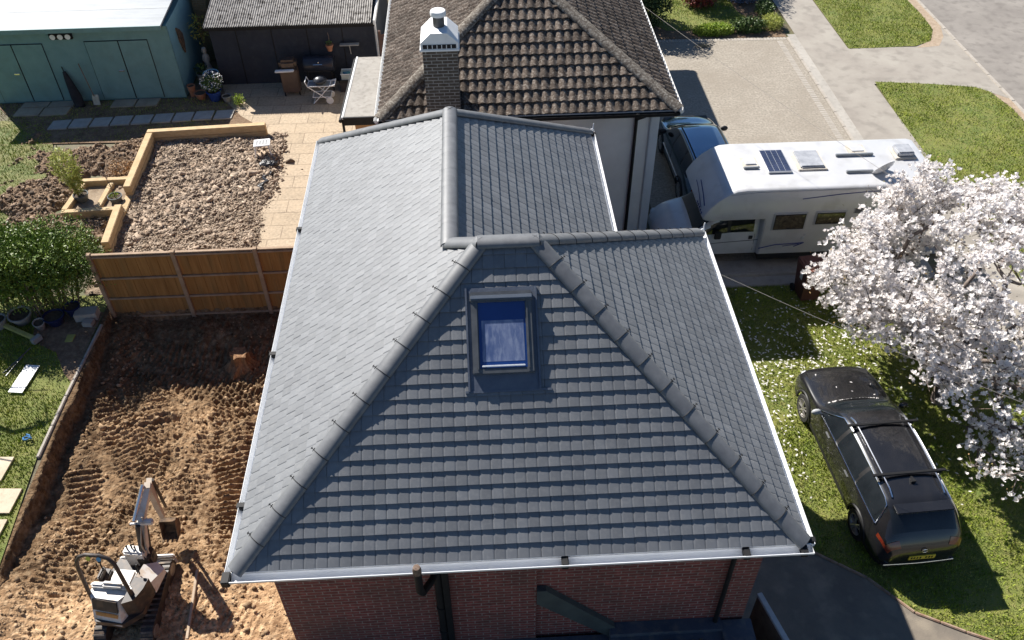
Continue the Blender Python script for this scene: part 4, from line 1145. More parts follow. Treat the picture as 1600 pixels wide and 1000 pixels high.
for y in (.03, -1.18):
    z = lf.at(y, 3.25).z + .085
    mb = MB(); mb.bbox(-.74, .74, y - .032, y + .032, z - .012, z + .016, .01)
    for sx in (1, -1): mb.bbox(sx * .60 - .04, sx * .60 + .04, y - .045, y + .045, z - .05, z - .005, .008)
    mb.build("cross_bar", m_black, est, smooth=40)
mb = MB(); mb.bbox(-.56, .56, -hl + .40, -hl + .62, 1.365, 1.395, .012); mb.build("rear_spoiler", m_dark, est, smooth=40)
mb = MB(); mb.box(-.26, .26, -hl - .022, -hl - .004, .50, .61); pl = mb.build("number_plate", m_yel, est)
mb = MB()
for i, ww in enumerate((.035, .03, .03, .035, 0, .03, .035, .03)):
    if ww: mb.box(-.225 + i * .058, -.225 + i * .058 + ww, -hl - .0245, -hl - .0222, .525, .585)
mb.build("plate_character", m_black, pl)
mb = MB(); mb.tube([(.055 * math.cos(2 * PI * k / 20), -hl - .004 + .0 * k, .745 + .045 * math.sin(2 * PI * k / 20)) for k in range(20)], .007, 6, True)
mb.rod((0, -hl - .004, .70), (0, -hl - .004, .79), .006, 5); mb.build("badge", m_chrome, est, smooth=40)
mb = MB(); mb.rod((-.02, -hl + .235, 1.03), (.30, -hl + .20, 1.0), .010, 6); mb.sphere((0, -hl + .20, 1.02), .02); mb.build("rear_wiper", m_black, est)
mb = MB(); mb.tube([(x, -hl + .01 - .012 * math.cos(x * 2), .34 + .03 * abs(x)) for x in np.linspace(-.70, .70, 12)], .011, 6); mb.build("bumper_strip", m_chrome, est, smooth=40)
mb = MB(); mb.bbox(-.72, .72, -hl + .0, -hl + .2, .25, .40, .04); mb.build("rear_bumper", m_trim, est, smooth=40)
mb = MB(); mb.tube([(x, 1.10 - .05 * (x / .6) ** 2, lf.at(1.1, 4.5).z + .008 - .03 * (x / .6) ** 2) for x in np.linspace(-.62, .62, 12)], .016, 6); mb.build("wiper_cowl", m_black, est)
mb = MB(); mb.prism([(-.05, -1.38), (.05, -1.38), (.015, -1.26), (-.015, -1.26)], 1.46, 1.50); mb.build("roof_aerial", m_black, est)
# petals lying on the car cowl
pt = MB()
# dark blue car close to the bungalow
suv = thing("hatchback_car", "dark glossy car with sky blue reflections parked close to the bungalow wall behind the motorhome", "car", (6.32, 20.95, .012), math.radians(1.5))
suv.scale = (.93, .99, 1.0)
m_blue = M("midnight_paint", (.16, .24, .32), (.20, .29, .38), scale=1.5, rough=.12, spec=.8, coat=1.0, metal=.85)
lf2 = build_car(suv, 4.3, m_blue, m_glass)
for sx in (1, -1):
    p = lf2.at(.80, 2.15); mb = MB(); mb.sphere((sx * (p.x + .13), .80, p.z + .07), .12, .06, .08, 14, 8); mb.build("wing_mirror", m_trim, suv, smooth='all')
    mb = MB(); mb.tube([(sx * lf2.at(y, 3.2).x, y, lf2.at(y, 3.2).z + .02) for y in np.linspace(-1.4, .3, 10)], .018, 6); mb.build("roof_rail", m_black, suv, smooth=40)
    surf_line(lf2, [(0, .6), (0, 1.3), (0, 2.1)], .006, sx, .001).build("door_seam", m_black, suv)
    surf_line(lf2, [(y, .9) for y in np.linspace(-1.1, 1.0, 8)], .014, sx, .004).build("side_trim", m_chrome, suv)
    p = lf2.at(-2.0, 1.9); mb = MB(); mb.bbox(sx * .66 - .1, sx * .66 + .1, -2.17, -1.98, .72, .88, .03); mb.build("tail_light", m_redl, suv, smooth=40)
mb = MB(); mb.tube([(x, 1.10 - .05 * (x / .6) ** 2, lf2.at(1.1, 4.5).z + .012 - .03 * (x / .6) ** 2) for x in np.linspace(-.66, .66, 12)], .02, 6); mb.build("wiper_cowl", m_black, suv)

# ------------------------------------------------------------------ motorhome
m_mh = M("motorhome_white", (.53, .53, .535), (.58, .58, .585), scale=1.5, rough=.28, coat=.6, c3=(.38, .37, .35), scale2=2.5, mix2=.4)
m_mhs = M("motorhome_side", (.38, .385, .40), (.43, .435, .45), scale=1.5, rough=.4)
m_nav = M("navy_decal", (.02, .04, .16), (.03, .05, .2), rough=.4)
m_win = M("tinted_window", (.035, .03, .025), (.11, .09, .06), scale=9, rough=.08, spec=.8, c3=(.2, .17, .11), scale2=14, mix2=.5)
mh = thing("motorhome", "white coachbuilt motorhome with over cab bed, solar panel and roof hatches parked side on", "motorhome")
y0, y1 = 16.56, 18.64
prof = [(11.1, .48), (11.12, 2.32), (11.05, 2.41), (10.9, 2.45), (6.35, 2.47), (6.1, 2.45), (5.9, 2.36), (5.68, 2.20), (5.50, 2.0), (5.38, 1.80), (5.34, 1.70), (5.38, 1.62), (5.50, 1.57), (6.88, 1.57), (6.90, .48)]
ns = 9; r_ = .10
mb = MB(); cxp, czp = 8.3, 1.6
ringsY = [(y0, .10)] + [(y0 + r_ * (1 - math.cos(PI / 2 * k / 4)), .10 * (1 - math.sin(PI / 2 * k / 4))) for k in range(1, 5)]
ringsY = ringsY + [(y0 + y1 - y, i_) for (y, i_) in ringsY[::-1]]
def inset(pl, d):
    out = []; n = len(pl)
    for i in range(n):
        p0 = Vector(pl[i - 1]); p = Vector(pl[i]); p2 = Vector(pl[(i + 1) % n])
        e1 = (p - p0).normalized(); e2 = (p2 - p).normalized()
        n1 = Vector((-e1.y, e1.x)); n2 = Vector((-e2.y, e2.x)); b_ = (n1 + n2).normalized()
        out.append(tuple(p + b_ * d / max(.5, b_.dot(n1))))
    return out
ar = sum(prof[i][0] * prof[(i + 1) % len(prof)][1] - prof[(i + 1) % len(prof)][0] * prof[i][1] for i in range(len(prof)))
sgn = 1 if ar > 0 else -1
for (y, ins) in ringsY:
    for (x, z) in inset(prof, ins * .5 * sgn): mb.v.append((x, y, z))
n = len(prof)
for q in range(len(ringsY) - 1):
    for i in range(n): mb.f.append((q * n + i, q * n + (i + 1) % n, (q + 1) * n + (i + 1) % n, (q + 1) * n + i))
mb.f.append(tuple(range(n))); mb.f.append(tuple(range((len(ringsY) - 1) * n, len(ringsY) * n)))
mb.build("body", m_mh, mh, smooth=30)
# pale blue grey nose panel and side panel lines
mb = MB()
for x, z0_, z1_ in ((6.93, .55, 1.55),): mb.box(x, x + .008, y0 - .004, y0, z0_, z1_)
mb.tube([(5.95, y0 - .002, 2.33), (6.6, y0 - .004, 2.395), (8.5, y0 - .004, 2.395), (11.0, y0 - .004, 2.37)], .008, 5)
mb.build("panel_line", M("grey_line", (.3, .31, .33), rough=.5), mh)
mb = MB(); mb.tube([(7.7, y0 - .006, 2.16), (8.6, y0 - .006, 2.26), (9.3, y0 - .006, 2.31), (10.6, y0 - .006, 2.30)], .012, 5)
mb.tube([(6.9, y0 - .006, .70), (7.3, y0 - .006, .80), (8.0, y0 - .006, .83)], .016, 5); mb.rod((7.78, y0 - .006, .72), (8.02, y0 - .006, .83), .014, 5); mb.rod((7.5, y0 - .006, .74), (7.9, y0 - .006, .80), .01, 5)
mb.build("side_stripe", m_nav, mh)
def nose(u, v):
    """point on the sloping over cab front; u across 0..1 (near..far), v up the slope"""
    pts = prof[7:11][::-1]
    t = v * (len(pts) - 1); i = min(int(t), len(pts) - 2); f = t - i
    return Vector((pts[i][0] + (pts[i + 1][0] - pts[i][0]) * f - .008, y0 + (y1 - y0) * u, pts[i][1] + (pts[i + 1][1] - pts[i][1]) * f + .008))
mb = MB(); mb.tube([nose(u, .25 + .9 * u - .55 * u * u + .12) for u in np.linspace(.12, .55, 9)], .012, 5)
mb.tube([nose(u, .05 + .9 * u - .5 * u * u + .12) for u in np.linspace(.15, .62, 9)], .008, 5)
for i in range(5):
    u = .07 + i * .055
    mb.rod(nose(u, .05), nose(u + .01, .22), .012, 5)
    if i % 2: mb.rod(nose(u, .22), nose(u + .035, .08), .009, 5)
    else: mb.rod(nose(u, .13), nose(u + .03, .15), .009, 5)
mb.build("nose_decal", m_nav, mh)
# windows
def mwin(x0, x1, z0, z1, nm="window"):
    f = MB(); f.bbox(x0 - .05, x1 + .05, y0 - .022, y0 + .01, z0 - .05, z1 + .05, .01); fo = f.build(nm, m_mhs, mh)
    f = MB(); f.bbox(x0, x1, y0 - .034, y0 - .018, z0, z1, .006); f.build("pane", m_win, fo)
    f = MB(); f.tube([(x0, y0 - .036, z0), (x1, y0 - .036, z0), (x1, y0 - .036, z1), (x0, y0 - .036, z1)], .012, 5, True); f.box((x0 + x1) / 2 - .04, (x0 + x1) / 2 + .04, y0 - .045, y0 - .034, z0 + .01, z0 + .04); f.build("seal", m_black, fo)
mwin(7.14, 7.88, 1.30, 1.72); mwin(8.16, 8.84, 1.42, 1.73)
f = MB(); f.bbox(9.05, 9.46, y0 - .012, y0 + .01, 1.68, 1.84, .005); vent = f.build("fridge_vent", M("vent_grey", (.36, .36, .36), rough=.6), mh)
f = MB()
for i in range(6): f.box(9.07, 9.44, y0 - .02, y0 - .012, 1.695 + i * .023, 1.707 + i * .023)
f.build("louvre", m_alu, vent)
f = MB(); f.sphere((7.95, y0 - .005, .98), .05, .006, .05, 10, 6); f.sphere((7.99, y0 - .005, 1.08), .035, .006, .035, 10, 6); f.build("side_badge", M("badge_grey", (.4, .42, .45)), mh)
# roof fittings
zr = 2.465
f = MB(); f.bbox(6.98, 7.56, 17.2, 18.18, zr + .02, zr + .055, .008); sp = f.build("solar_panel", M("silver_frame", (.6, .6, .6), rough=.3, metal=.6), mh)
f = MB()
for i in range(4):
    for j in range(9): f.box(7.00 + i * .137, 7.128 + i * .137, 17.235 + j * .103, 17.33 + j * .103, zr + .055, zr + .060)
f.build("solar_cell", M("solar_cell", (.03, .04, .075), (.045, .055, .10), scale=3, rough=.15, spec=.8), sp)
def hatch(x0, x1, ya, yb, h=.09, dome=True, mat=None):
    f = MB(); f.bbox(x0 - .06, x1 + .06, ya - .06, yb + .06, zr - .01, zr + .04, .015)
    b_ = f.build("roof_hatch", M("hatch_frame", (.50, .45, .38), (.62, .58, .51), scale=6, c3=(.3, .25, .2), scale2=12), mh)
    f = MB(); f.bbox(x0, x1, ya, yb, zr + .03, zr + h, .035); f.build("hatch_lid", mat or M("smoked_dome", (.30, .31, .33), (.45, .46, .48), scale=5, rough=.15, spec=.7), b_, smooth=40)
hatch(7.80, 8.40, 17.33, 18.05, .10)
hatch(10.32, 10.74, 17.68, 18.10, .16)
hatch(9.28, 9.60, 17.98, 18.25, .06, mat=m_mh)
hatch(6.50, 6.78, 17.55, 17.85, .07, mat=m_mh)
for (a, b, c, d) in ((6.44, 6.80, 17.42, 17.49), (8.84, 9.78, 17.84, 17.91), (8.86, 9.52, 17.11, 17.18)):
    f = MB(); f.bbox(a, b, c, d, zr, zr + .06, .012); f.build("roof_bar", M("roof_bar_grey", (.20, .215, .23), (.26, .275, .29), rough=.4), mh)
f = MB()
sm = Matrix.Translation((9.72, 17.05, zr + .14)) @ Matrix.Rotation(.45, 4, 'Z') @ Matrix.Rotation(-1.0, 4, 'X')
f.lathe([(.0, -.06), (.12, -.05), (.22, -.02), (.28, .03), (.285, .035), (.27, .035), (.21, -.005), (.12, -.035), (0, -.045)], n=24, mtx=sm)
f.rod((9.72, 17.15, zr), (9.72, 17.1, zr + .12), .04, 8); f.rod((9.72, 17.05, zr + .1), (9.98, 17.22, zr + .2), .012, 6); f.bbox(9.95, 10.02, 17.2, 17.26, zr + .17, zr + .23, .01)
f.build("satellite_dish", m_mh, mh, smooth=40)
f = MB(); f.rod((11.14, 18.3, 1.9), (11.28, 18.3, 1.9), .10, 14); f.rod((11.14, 18.3, 2.2), (11.24, 18.3, 2.2), .06, 12); f.build("rear_lamp", m_bwhite, mh, smooth=40)
# cab: van nose, windscreen, doors
vn = MB()
cab = Loft([(-.2, .86, .89, .86, 1.02, .72, 1.62, 1.64, .42), (.6, .86, .89, .86, 1.02, .70, 1.60, 1.64, .42), (.95, .86, .89, .86, 1.00, .70, 1.52, 1.58, .42), (1.62, .86, .88, .84, .98, .74, 1.06, 1.12, .42),
            (2.05, .84, .86, .78, .90, .64, .97, 1.02, .42), (2.32, .76, .80, .70, .74, .55, .82, .86, .40), (2.42, .62, .68, .60, .62, .45, .68, .70, .40)])
ys = np.linspace(-.2, 2.42, 64); vs = np.linspace(0, 5, 41); Gc = cab.grid(ys, vs)
def ccls(y, v, x, z):
    if v < 2 and (y - 1.62) ** 2 + (z - .34) ** 2 < .40 ** 2: return 'hole'
    sl = (z - 1.0) / .55
    if 2.08 < v < 2.9 and .08 < y < 1.50 - .72 * sl: return 'side' if abs(y - .72) > .03 else 'pillar'
    if v > 3.05 and .98 < y < 1.58: return 'wind'
    return 'body'
cm_ = Matrix.Translation((6.85, (y0 + y1) / 2, 0)) @ Matrix.Rotation(PI / 2, 4, 'Z')
def cbuild(mb, nm, mat, par=mh, sm=30):
    mb.v = [tuple(cm_ @ Vector(v)) for v in mb.v]; return mb.build(nm, mat, par, smooth=sm)
b = loft_faces(Gc, ccls, 'body')
for side in (1, -1):
    row = Gc[-1]; n = len(row); o = len(b.v); b.v += [(p.x * side, p.y, p.z) for p in row]; b.v.append((0, row[0].y, row[0].z)); b.f.append(tuple(range(o, o + n + 1)))
cbuild(b, "cab", m_mh)
for sgn in (1, -1):
    q = loft_faces(Gc, ccls, 'side'); keep = [f for f in q.f if sum(q.v[i][0] for i in f) * sgn > 0]
    used = sorted({i for f in keep for i in f}); mp = {i: k for k, i in enumerate(used)}
    m2 = MB(); m2.add([q.v[i] for i in used], [tuple(mp[i] for i in f) for f in keep]); cbuild(m2, "cab_window", m_glass)
cbuild(loft_faces(Gc, ccls, 'pillar'), "window_pillar", m_trim); cbuild(loft_faces(Gc, ccls, 'wind'), "windscreen", m_glass)
q = MB(); q.box(-.7, .7, -.1, 1.6, .3, 1.0); cbuild(q, "interior", m_trim, sm=0)
for sgn in (1, -1):
    q = MB(); q.tube([(sgn * (.885), 1.62 + .42 * math.cos(PI * k / 12), max(.3, .34 + .42 * math.sin(PI * k / 12))) for k in range(13)], .028, 6); cbuild(q, "wheel_arch", m_mhs)
    q = MB(); q.lathe([(.2, -.1), (.31, -.1), (.33, -.06), (.33, .06), (.31, .1), (.2, .1)], (sgn * .76, 1.62, .33), axis='x', n=24); w_ = cbuild(q, "wheel", m_tyre)
    q = MB(); q.lathe([(0, sgn * .09), (.10, sgn * .10), (.2, sgn * .07), (.21, sgn * .02)], (sgn * .76, 1.62, .33), axis='x', n=20); cbuild(q, "rim", m_bwhite, w_)
    q = MB(); q.lathe([(.2, -.1), (.31, -.1), (.33, -.06), (.33, .06), (.31, .1), (.2, .1)], (sgn * .76, -2.35, .33), axis='x', n=24); w_ = cbuild(q, "wheel", m_tyre)
    q = MB(); q.bbox(sgn * .97 - .03, sgn * .97 + .03, .93, 1.1, .98, 1.22, .02); cbuild(q, "wing_mirror", m_trim)
    q = surf_line(cab, [(.05, .3), (.05, 1.2), (.05, 2.0)], .006, sgn, .001); cbuild(q, "door_seam", m_alu)
    q = MB(); q.bbox(sgn * .885 - .015, sgn * .885 + .015, .10, .20, .88, .98, .01); cbuild(q, "door_handle", m_trim)
    q = surf_line(cab, [(1.3, 1.2), (.8, 1.3), (.1, 1.42), (-.15, 1.5)], .010, sgn, .002); cbuild(q, "side_stripe", m_alu)
    q = MB(); q.sphere((sgn * .60, 2.30, .72), .14, .10, .12, 12, 8); cbuild(q, "headlight", M("headlight_glass", (.5, .52, .55), rough=.08), sm='all')
mb = MB(); mb.box(6.95, 11.0, y0 + .06, y1 - .06, .30, .48); mb.build("chassis", m_trim, mh)
# ------------------------------------------------------------------ mini digger
m_dw = M("digger_white", (.56, .53, .49), (.66, .63, .59), scale=4, rough=.45, c3=(.45, .33, .22), scale2=9, mix2=.6)
m_dd = M("digger_dark", (.028, .022, .020), (.05, .04, .035), scale=6, rough=.5, c3=(.2, .13, .08), scale2=8, mix2=.4)
m_steel = M("worn_steel", (.30, .27, .24), (.42, .39, .35), scale=8, rough=.4, metal=.6, c3=(.3, .2, .12), scale2=10)
m_or = M("orange_decal", (.42, .20, .05), (.5, .27, .1), scale=30, rough=.5)
dg = thing("mini_excavator", "white and black tracked mini digger with an open roll bar standing in the dug soil", "digger", (-6.45, 8.12, -.16), 0)
def db(mb, nm, mat, par=dg, sm=35, mtx=None):
    if mtx is not None: mb.v = [tuple(mtx @ Vector(v)) for v in mb.v]
    return mb.build(nm, mat, par, smooth=sm)
for sx in (-1, 1):
    x = sx * .40
    prof_ = []
    for k in range(13): a = -PI / 2 + PI * k / 12; prof_.append((.60 + .17 * math.cos(a), .18 + .17 * math.sin(a)))
    for k in range(13): a = PI / 2 + PI * k / 12; prof_.append((-.60 + .17 * math.cos(a), .18 + .17 * math.sin(a)))
    mb = MB(); mb.prism(prof_, x - .105, x + .105, plane='yz'); tr_ = db(mb, "track", m_dd)
    lug = MB(); per = 2 * 1.2 + 2 * PI * .17; nl = 34
    for i in range(nl):
        s_ = i * per / nl
        if s_ < 1.2: y, z, a = -.6 + s_, .35, 0
        elif s_ < 1.2 + PI * .17: t = (s_ - 1.2) / .17; y, z, a = .6 + .17 * math.sin(t), .18 + .17 * math.cos(t), -t
        elif s_ < 2.4 + PI * .17: y, z, a = .6 - (s_ - 1.2 - PI * .17), .01, PI
        else: t = (s_ - 2.4 - PI * .17) / .17; y, z, a = -.6 - .17 * math.sin(t), .18 - .17 * math.cos(t), PI - t
        mt = Matrix.Translation((x, y, z)) @ Matrix.Rotation(a, 4, 'X')
        lug.box(-.11, .11, -.016, .016, -.002, .022, mt)
    db(lug, "track_lug", M("track_rubber", (.05, .045, .04), (.12, .10, .085), scale=8, rough=.8, c3=(.42, .33, .24), scale2=5, mix2=.7), tr_, 0)
    rl = MB()
    for y in (-.6, .6): rl.lathe([(0, sx * .112), (.12, sx * .108), (.13, sx * .09)], (x, y, .18), axis='x', n=16)
    for y in (-.25, .0, .25): rl.lathe([(0, sx * .112), (.06, sx * .108)], (x, y, .10), axis='x', n=12)
    db(rl, "track_roller", m_steel, tr_)
mb = MB(); mb.bbox(-.30, .30, -.45, .5, .12, .32, .03); mb.rod((0, 0, .3), (0, 0, .44), .22, 18); db(mb, "undercarriage", m_dd)
mb = MB(); mb.bbox(-.50, .50, .82, .88, .0, .28, .02); mb.bbox(-.25, -.17, .45, .85, .12, .18, .01); mb.bbox(.17, .25, .45, .85, .12, .18, .01); db(mb, "dozer_blade", m_dw)
HM = Matrix.Translation((0, .10, .04)) @ Matrix.Rotation(math.radians(-8), 4, 'Z')
# upper body
mb = MB(); mb.prism([(-.46, -.52), (-.30, -.74), (.18, -.76), (.44, -.52), (.46, .05), (.40, .42), (-.40, .46), (-.48, 0)], .44, .56); db(mb, "deck", m_dd, mtx=HM)
lo_ = [(-.45, -.48), (-.35, -.72), (.16, -.77), (.26, -.52), (.24, -.28), (-.44, -.24)]; hi_ = [(-.43, -.42), (-.37, -.50), (.12, -.53), (.20, -.42), (.22, -.28), (-.42, -.24)]
mb = MB(); mb.add([(x, y, .50) for x, y in lo_] + [(x, y, .93) for x, y in hi_], [tuple(range(6))[::-1], tuple(range(6, 12))] + [(i, (i + 1) % 6, 6 + (i + 1) % 6, 6 + i) for i in range(6)])
mb.bbox(-.44, .26, -.34, -.24, .80, 1.02, .03); db(mb, "engine_cover", m_dw, mtx=HM)
sl_ = lambda x, t, o=.006: (x, -.72 - .05 * (x + .35) / .51 + (.22 + .0 * x) * t - o, .50 + .43 * t + o)
mb = MB(); mb.add([sl_(-.33, .55), sl_(.13, .55), sl_(.11, .98), sl_(-.33, .98), sl_(-.33, .55, .03), sl_(.13, .55, .03), sl_(.11, .98, .03), sl_(-.33, .98, .03)], [(4, 5, 6, 7), (0, 1, 5, 4), (1, 2, 6, 5), (2, 3, 7, 6), (3, 0, 4, 7)]); db(mb, "rear_grille", m_dd, mtx=HM)
mb = MB(); mb.add([sl_(-.30, .30), sl_(.10, .30), sl_(.11, .46), sl_(-.31, .46)], [(0, 1, 2, 3)])
for k in range(7): mb.add([sl_(-.27 + k * .055, .34, .010), sl_(-.24 + k * .055, .34, .010), sl_(-.24 + k * .055, .43, .010), sl_(-.27 + k * .055, .43, .010)], [(0, 1, 2, 3)])
db(mb, "rear_decal", m_or, mtx=HM)
mb = MB(); mb.prism([(.22, -.60), (.40, -.52), (.48, -.30), (.50, -.10), (.24, -.10)], .56, .98); db(mb, "tank_cover", m_dd, mtx=HM)
mb = MB(); mb.add([(.26, -.08, .97), (.50, -.10, .85), (.52, .30, .62), (.34, .42, .62), (.24, .22, .86), (.26, -.08, .56), (.50, -.1, .5), (.52, .3, .5), (.34, .42, .5), (.24, .22, .5)],
                  [(0, 1, 2, 3, 4), (0, 1, 6, 5), (1, 2, 7, 6), (2, 3, 8, 7), (3, 4, 9, 8), (4, 0, 5, 9)]); db(mb, "side_cover", m_dw, mtx=HM)
mb = MB(); mb.bbox(-.24, .16, -.26, .12, .74, .84, .03); mb.bbox(-.24, .16, -.34, -.24, .80, 1.08, .04); db(mb, "seat", m_dw, mtx=HM)
mb = MB(); mb.bbox(-.42, -.28, -.22, .10, .60, .86, .02); mb.bbox(-.40, -.34, -.18, .05, .86, 1.0, .02); db(mb, "arm_console", m_dd, mtx=HM)
mb = MB(); mb.bbox(-.18, .22, .34, .52, .56, .98, .03); db(mb, "front_console", m_dw, mtx=HM)
for (x, y) in ((-.10, .42), (-.03, .45), (.05, .42), (.12, .46)):
    mb = MB(); mb.rod((x, y, .98), (x, y + .01, 1.05), .014, 6); mb.sphere((x, y + .01, 1.06), .02, n=8, m=5); db(mb, "control_lever", m_black, mtx=HM)
mb = MB(); mb.rod((-.36, .0, 1.0), (-.37, .03, 1.16), .012, 6); mb.sphere((-.37, .03, 1.18), .03, n=8, m=5); db(mb, "joystick", m_black, mtx=HM)
mb = MB(); mb.rod((.3, -.02, .95), (.3, .02, 1.15), .012, 6); mb.sphere((.3, .02, 1.17), .03, n=8, m=5); db(mb, "joystick", m_black, mtx=HM)
mb = MB(); mb.rod((.30, -.36, .95), (.30, -.36, 1.06), .028, 10); db(mb, "exhaust", m_steel, mtx=HM)
# roll bar
rp = [(-.42, -.46, .60), (-.42, -.42, 1.05), (-.42, -.34, 1.62), (-.40, -.31, 1.76), (-.33, -.28, 1.86), (-.22, -.27, 1.91), (.02, -.27, 1.91), (.16, -.28, 1.86), (.24, -.31, 1.76), (.27, -.34, 1.62), (.33, -.42, 1.05), (.36, -.46, .60)]
mb = MB(); mb.tube(rp, .034, 10); rbar = db(mb, "roll_bar", m_dd, mtx=HM)
for x, c in ((-.16, (.62, .60, .08)), (.02, (.10, .32, .52))):
    mb = MB(); mb.lathe([(0, 0), (.042, 0), (.042, .008), (0, .008)], n=16, mtx=HM @ Matrix.Translation((x, -.315, 1.875)) @ Matrix.Rotation(1.1, 4, 'X')); db(mb, "roll_bar_disc", M("disc_yellow" if x < -.1 else "disc_blue", c, c, rough=.4), rbar)
# swing post, boom, dipper, bucket (world coordinates shifted to the local frame)
org_ = Vector((-6.45, 8.12, -.16))
def W_(p): return Vector(p) - org_
B0 = W_((-6.24, 8.66, .50)); B1 = W_((-6.17, 8.92, 1.36)); B2 = W_((-6.01, 9.30, 1.80)); D1 = W_((-6.17, 9.52, .55)); K1 = W_((-6.14, 9.50, .12))
def beam(a, b, w1, h1, w2, h2, mb, sd=None):
    a = Vector(a); b = Vector(b); d = (b - a).normalized(); s = Vector((1, .12, 0)).normalized() if sd is None else sd
    s = (s - d * s.dot(d)).normalized(); u = s.cross(d)
    vs = []
    for (p, w_, h_) in ((a, w1, h1), (b, w2, h2)):
        for (i, j) in ((-1, -1), (1, -1), (1, 1), (-1, 1)): vs.append(p + s * i * w_ / 2 + u * j * h_ / 2)
    mb.add(vs, [(0, 1, 2, 3), (4, 7, 6, 5), (0, 4, 5, 1), (1, 5, 6, 2), (2, 6, 7, 3), (3, 7, 4, 0)])
mb = MB(); mb.bbox(-.13, .13, -.13, .13, -.12, .22, .03, Matrix.Translation(B0)); mb.rod(B0 + Vector((-.14, 0, .1)), B0 + Vector((.14, 0, .1)), .04, 10); db(mb, "swing_post", m_dd)
mb = MB(); beam(B0 + Vector((0, 0, .1)), B1, .10, .16, .12, .20, mb); beam(B1, B2, .12, .20, .09, .12, mb); boom = db(mb, "boom", m_dw)
mb = MB(); mb.rod(B0 + Vector((-.01, -.10, .12)), B1 + Vector((-.02, -.13, .0)), .052, 12); mb.rod(B0 + Vector((.0, .16, .05)), B1 + Vector((0, .10, -.1)), .045, 10); db(mb, "boom_ram", m_dd, boom)
mb = MB(); mb.rod(B1 + Vector((-.08, -.08, .08)), B2 + Vector((-.06, -.04, .10)), .032, 10); db(mb, "dipper_ram", M("ram_silver", (.6, .6, .6), (.7, .7, .7), rough=.25, metal=.8), boom)
mb = MB(); mb.bbox(-.02, .22, -.05, .05, -.04, .06, .02, Matrix.Translation(B1 + Vector((.02, -.08, .02)))); mb.bbox(-.16, -.04, -.02, .02, -.02, .02, .01, Matrix.Translation(B1 + Vector((0, -.1, .02)))); db(mb, "work_light", m_dw, boom)
mb = MB(); mb.tube([B0 + Vector((.09, -.02, .2)), B0 + Vector((.1, 0, .5)), B1 + Vector((.08, -.1, .0)), B1 + Vector((.07, -.06, .15))], .014, 6)
mb.tube([B0 + Vector((.05, -.05, .2)), B0 + Vector((.06, -.06, .55)), B1 + Vector((.03, -.14, .0))], .014, 6); db(mb, "hydraulic_hose", M("hose_tan", (.35, .28, .2), (.5, .42, .33), scale=9), boom)
mb = MB(); beam(B2 + Vector((0, -.02, .06)), D1, .10, .11, .08, .09, mb); beam(B2 + Vector((.0, .05, .02)), D1 + Vector((0, .0, .35)), .09, .20, .08, .16, mb); dip = db(mb, "dipper", M("dusty_white", (.45, .37, .28), (.58, .50, .41), scale=4, rough=.6))
mb = MB(); mb.rod(B2 + Vector((.05, .12, .02)), D1 + Vector((.04, .16, .1)), .028, 8); db(mb, "bucket_ram", m_dd, dip)
bk = MB()
bp_ = [(0, .12), (.10, .10), (.16, -.02), (.14, -.18), (.02, -.28), (-.14, -.27)]
bi = [(0, .10), (.08, .08), (.135, -.02), (.12, -.165), (.01, -.255), (-.14, -.255)]
bk.prism(bp_ + bi[::-1], -.15, .15, mtx=Matrix.Translation(K1 + Vector((.02, -.02, .20))), plane='yz')
for sx in (-.15, .14): bk.prism(bp_, sx, sx + .012, mtx=Matrix.Translation(K1 + Vector((.02, -.02, .20))), plane='yz')
for i in range(4): bk.box(-.14 + i * .085, -.11 + i * .085, -.20, -.12, -.275, -.25, Matrix.Translation(K1 + Vector((.02, -.02, .20))))
db(bk, "bucket", M("muddy_steel", (.05, .035, .025), (.22, .14, .08), scale=7, rough=.9, bump=.01, bscale=30))

# ------------------------------------------------------------------ small garden things
m_terra = M("terracotta", (.30, .13, .07), (.42, .20, .12), scale=6, rough=.85)
m_gpot = M("grey_pot", (.26, .25, .24), (.38, .37, .35), scale=5, rough=.8)
m_bpot = M("cobalt_pot", (.02, .05, .22), (.03, .07, .30), scale=3, rough=.2, spec=.6)
m_npot = M("dark_blue_pot", (.014, .022, .07), (.02, .03, .10), scale=3, rough=.3)
m_comp = M("compost", (.05, .035, .025), (.12, .09, .06), scale=20, rough=.95)
m_leafd = M("leaf_dark", (.045, .085, .018), (.10, .16, .035), scale=3, rough=.55, tint=.45, spec=.4)
m_leafb = M("leaf_lime", (.20, .30, .03), (.34, .42, .07), scale=4, rough=.55, tint=.35)
m_leafy = M("leaf_yellowgreen", (.30, .34, .07), (.45, .46, .14), scale=4, rough=.6, tint=.35)
m_twig = M("bark_grey_brown", (.13, .09, .07), (.24, .18, .145), scale=14, rough=.9)
def translucent(mt, f):
    nt = mt.node_tree; N, L = nt.nodes, nt.links
    b = N["Principled BSDF"]; tr = N.new("ShaderNodeBsdfTranslucent"); mx = N.new("ShaderNodeMixShader"); mx.inputs[0].default_value = f
    L.new(b.inputs["Base Color"].links[0].from_socket, tr.inputs["Color"]); out = N["Material Output"]
    L.new(b.outputs[0], mx.inputs[1]); L.new(tr.outputs[0], mx.inputs[2]); L.new(mx.outputs[0], out.inputs["Surface"])
m_petal = M("white_petal", (.86, .81, .78), (.92, .89, .87), scale=8, rough=.6, tint=.12, spec=.25, lo=.3, hi=.55)
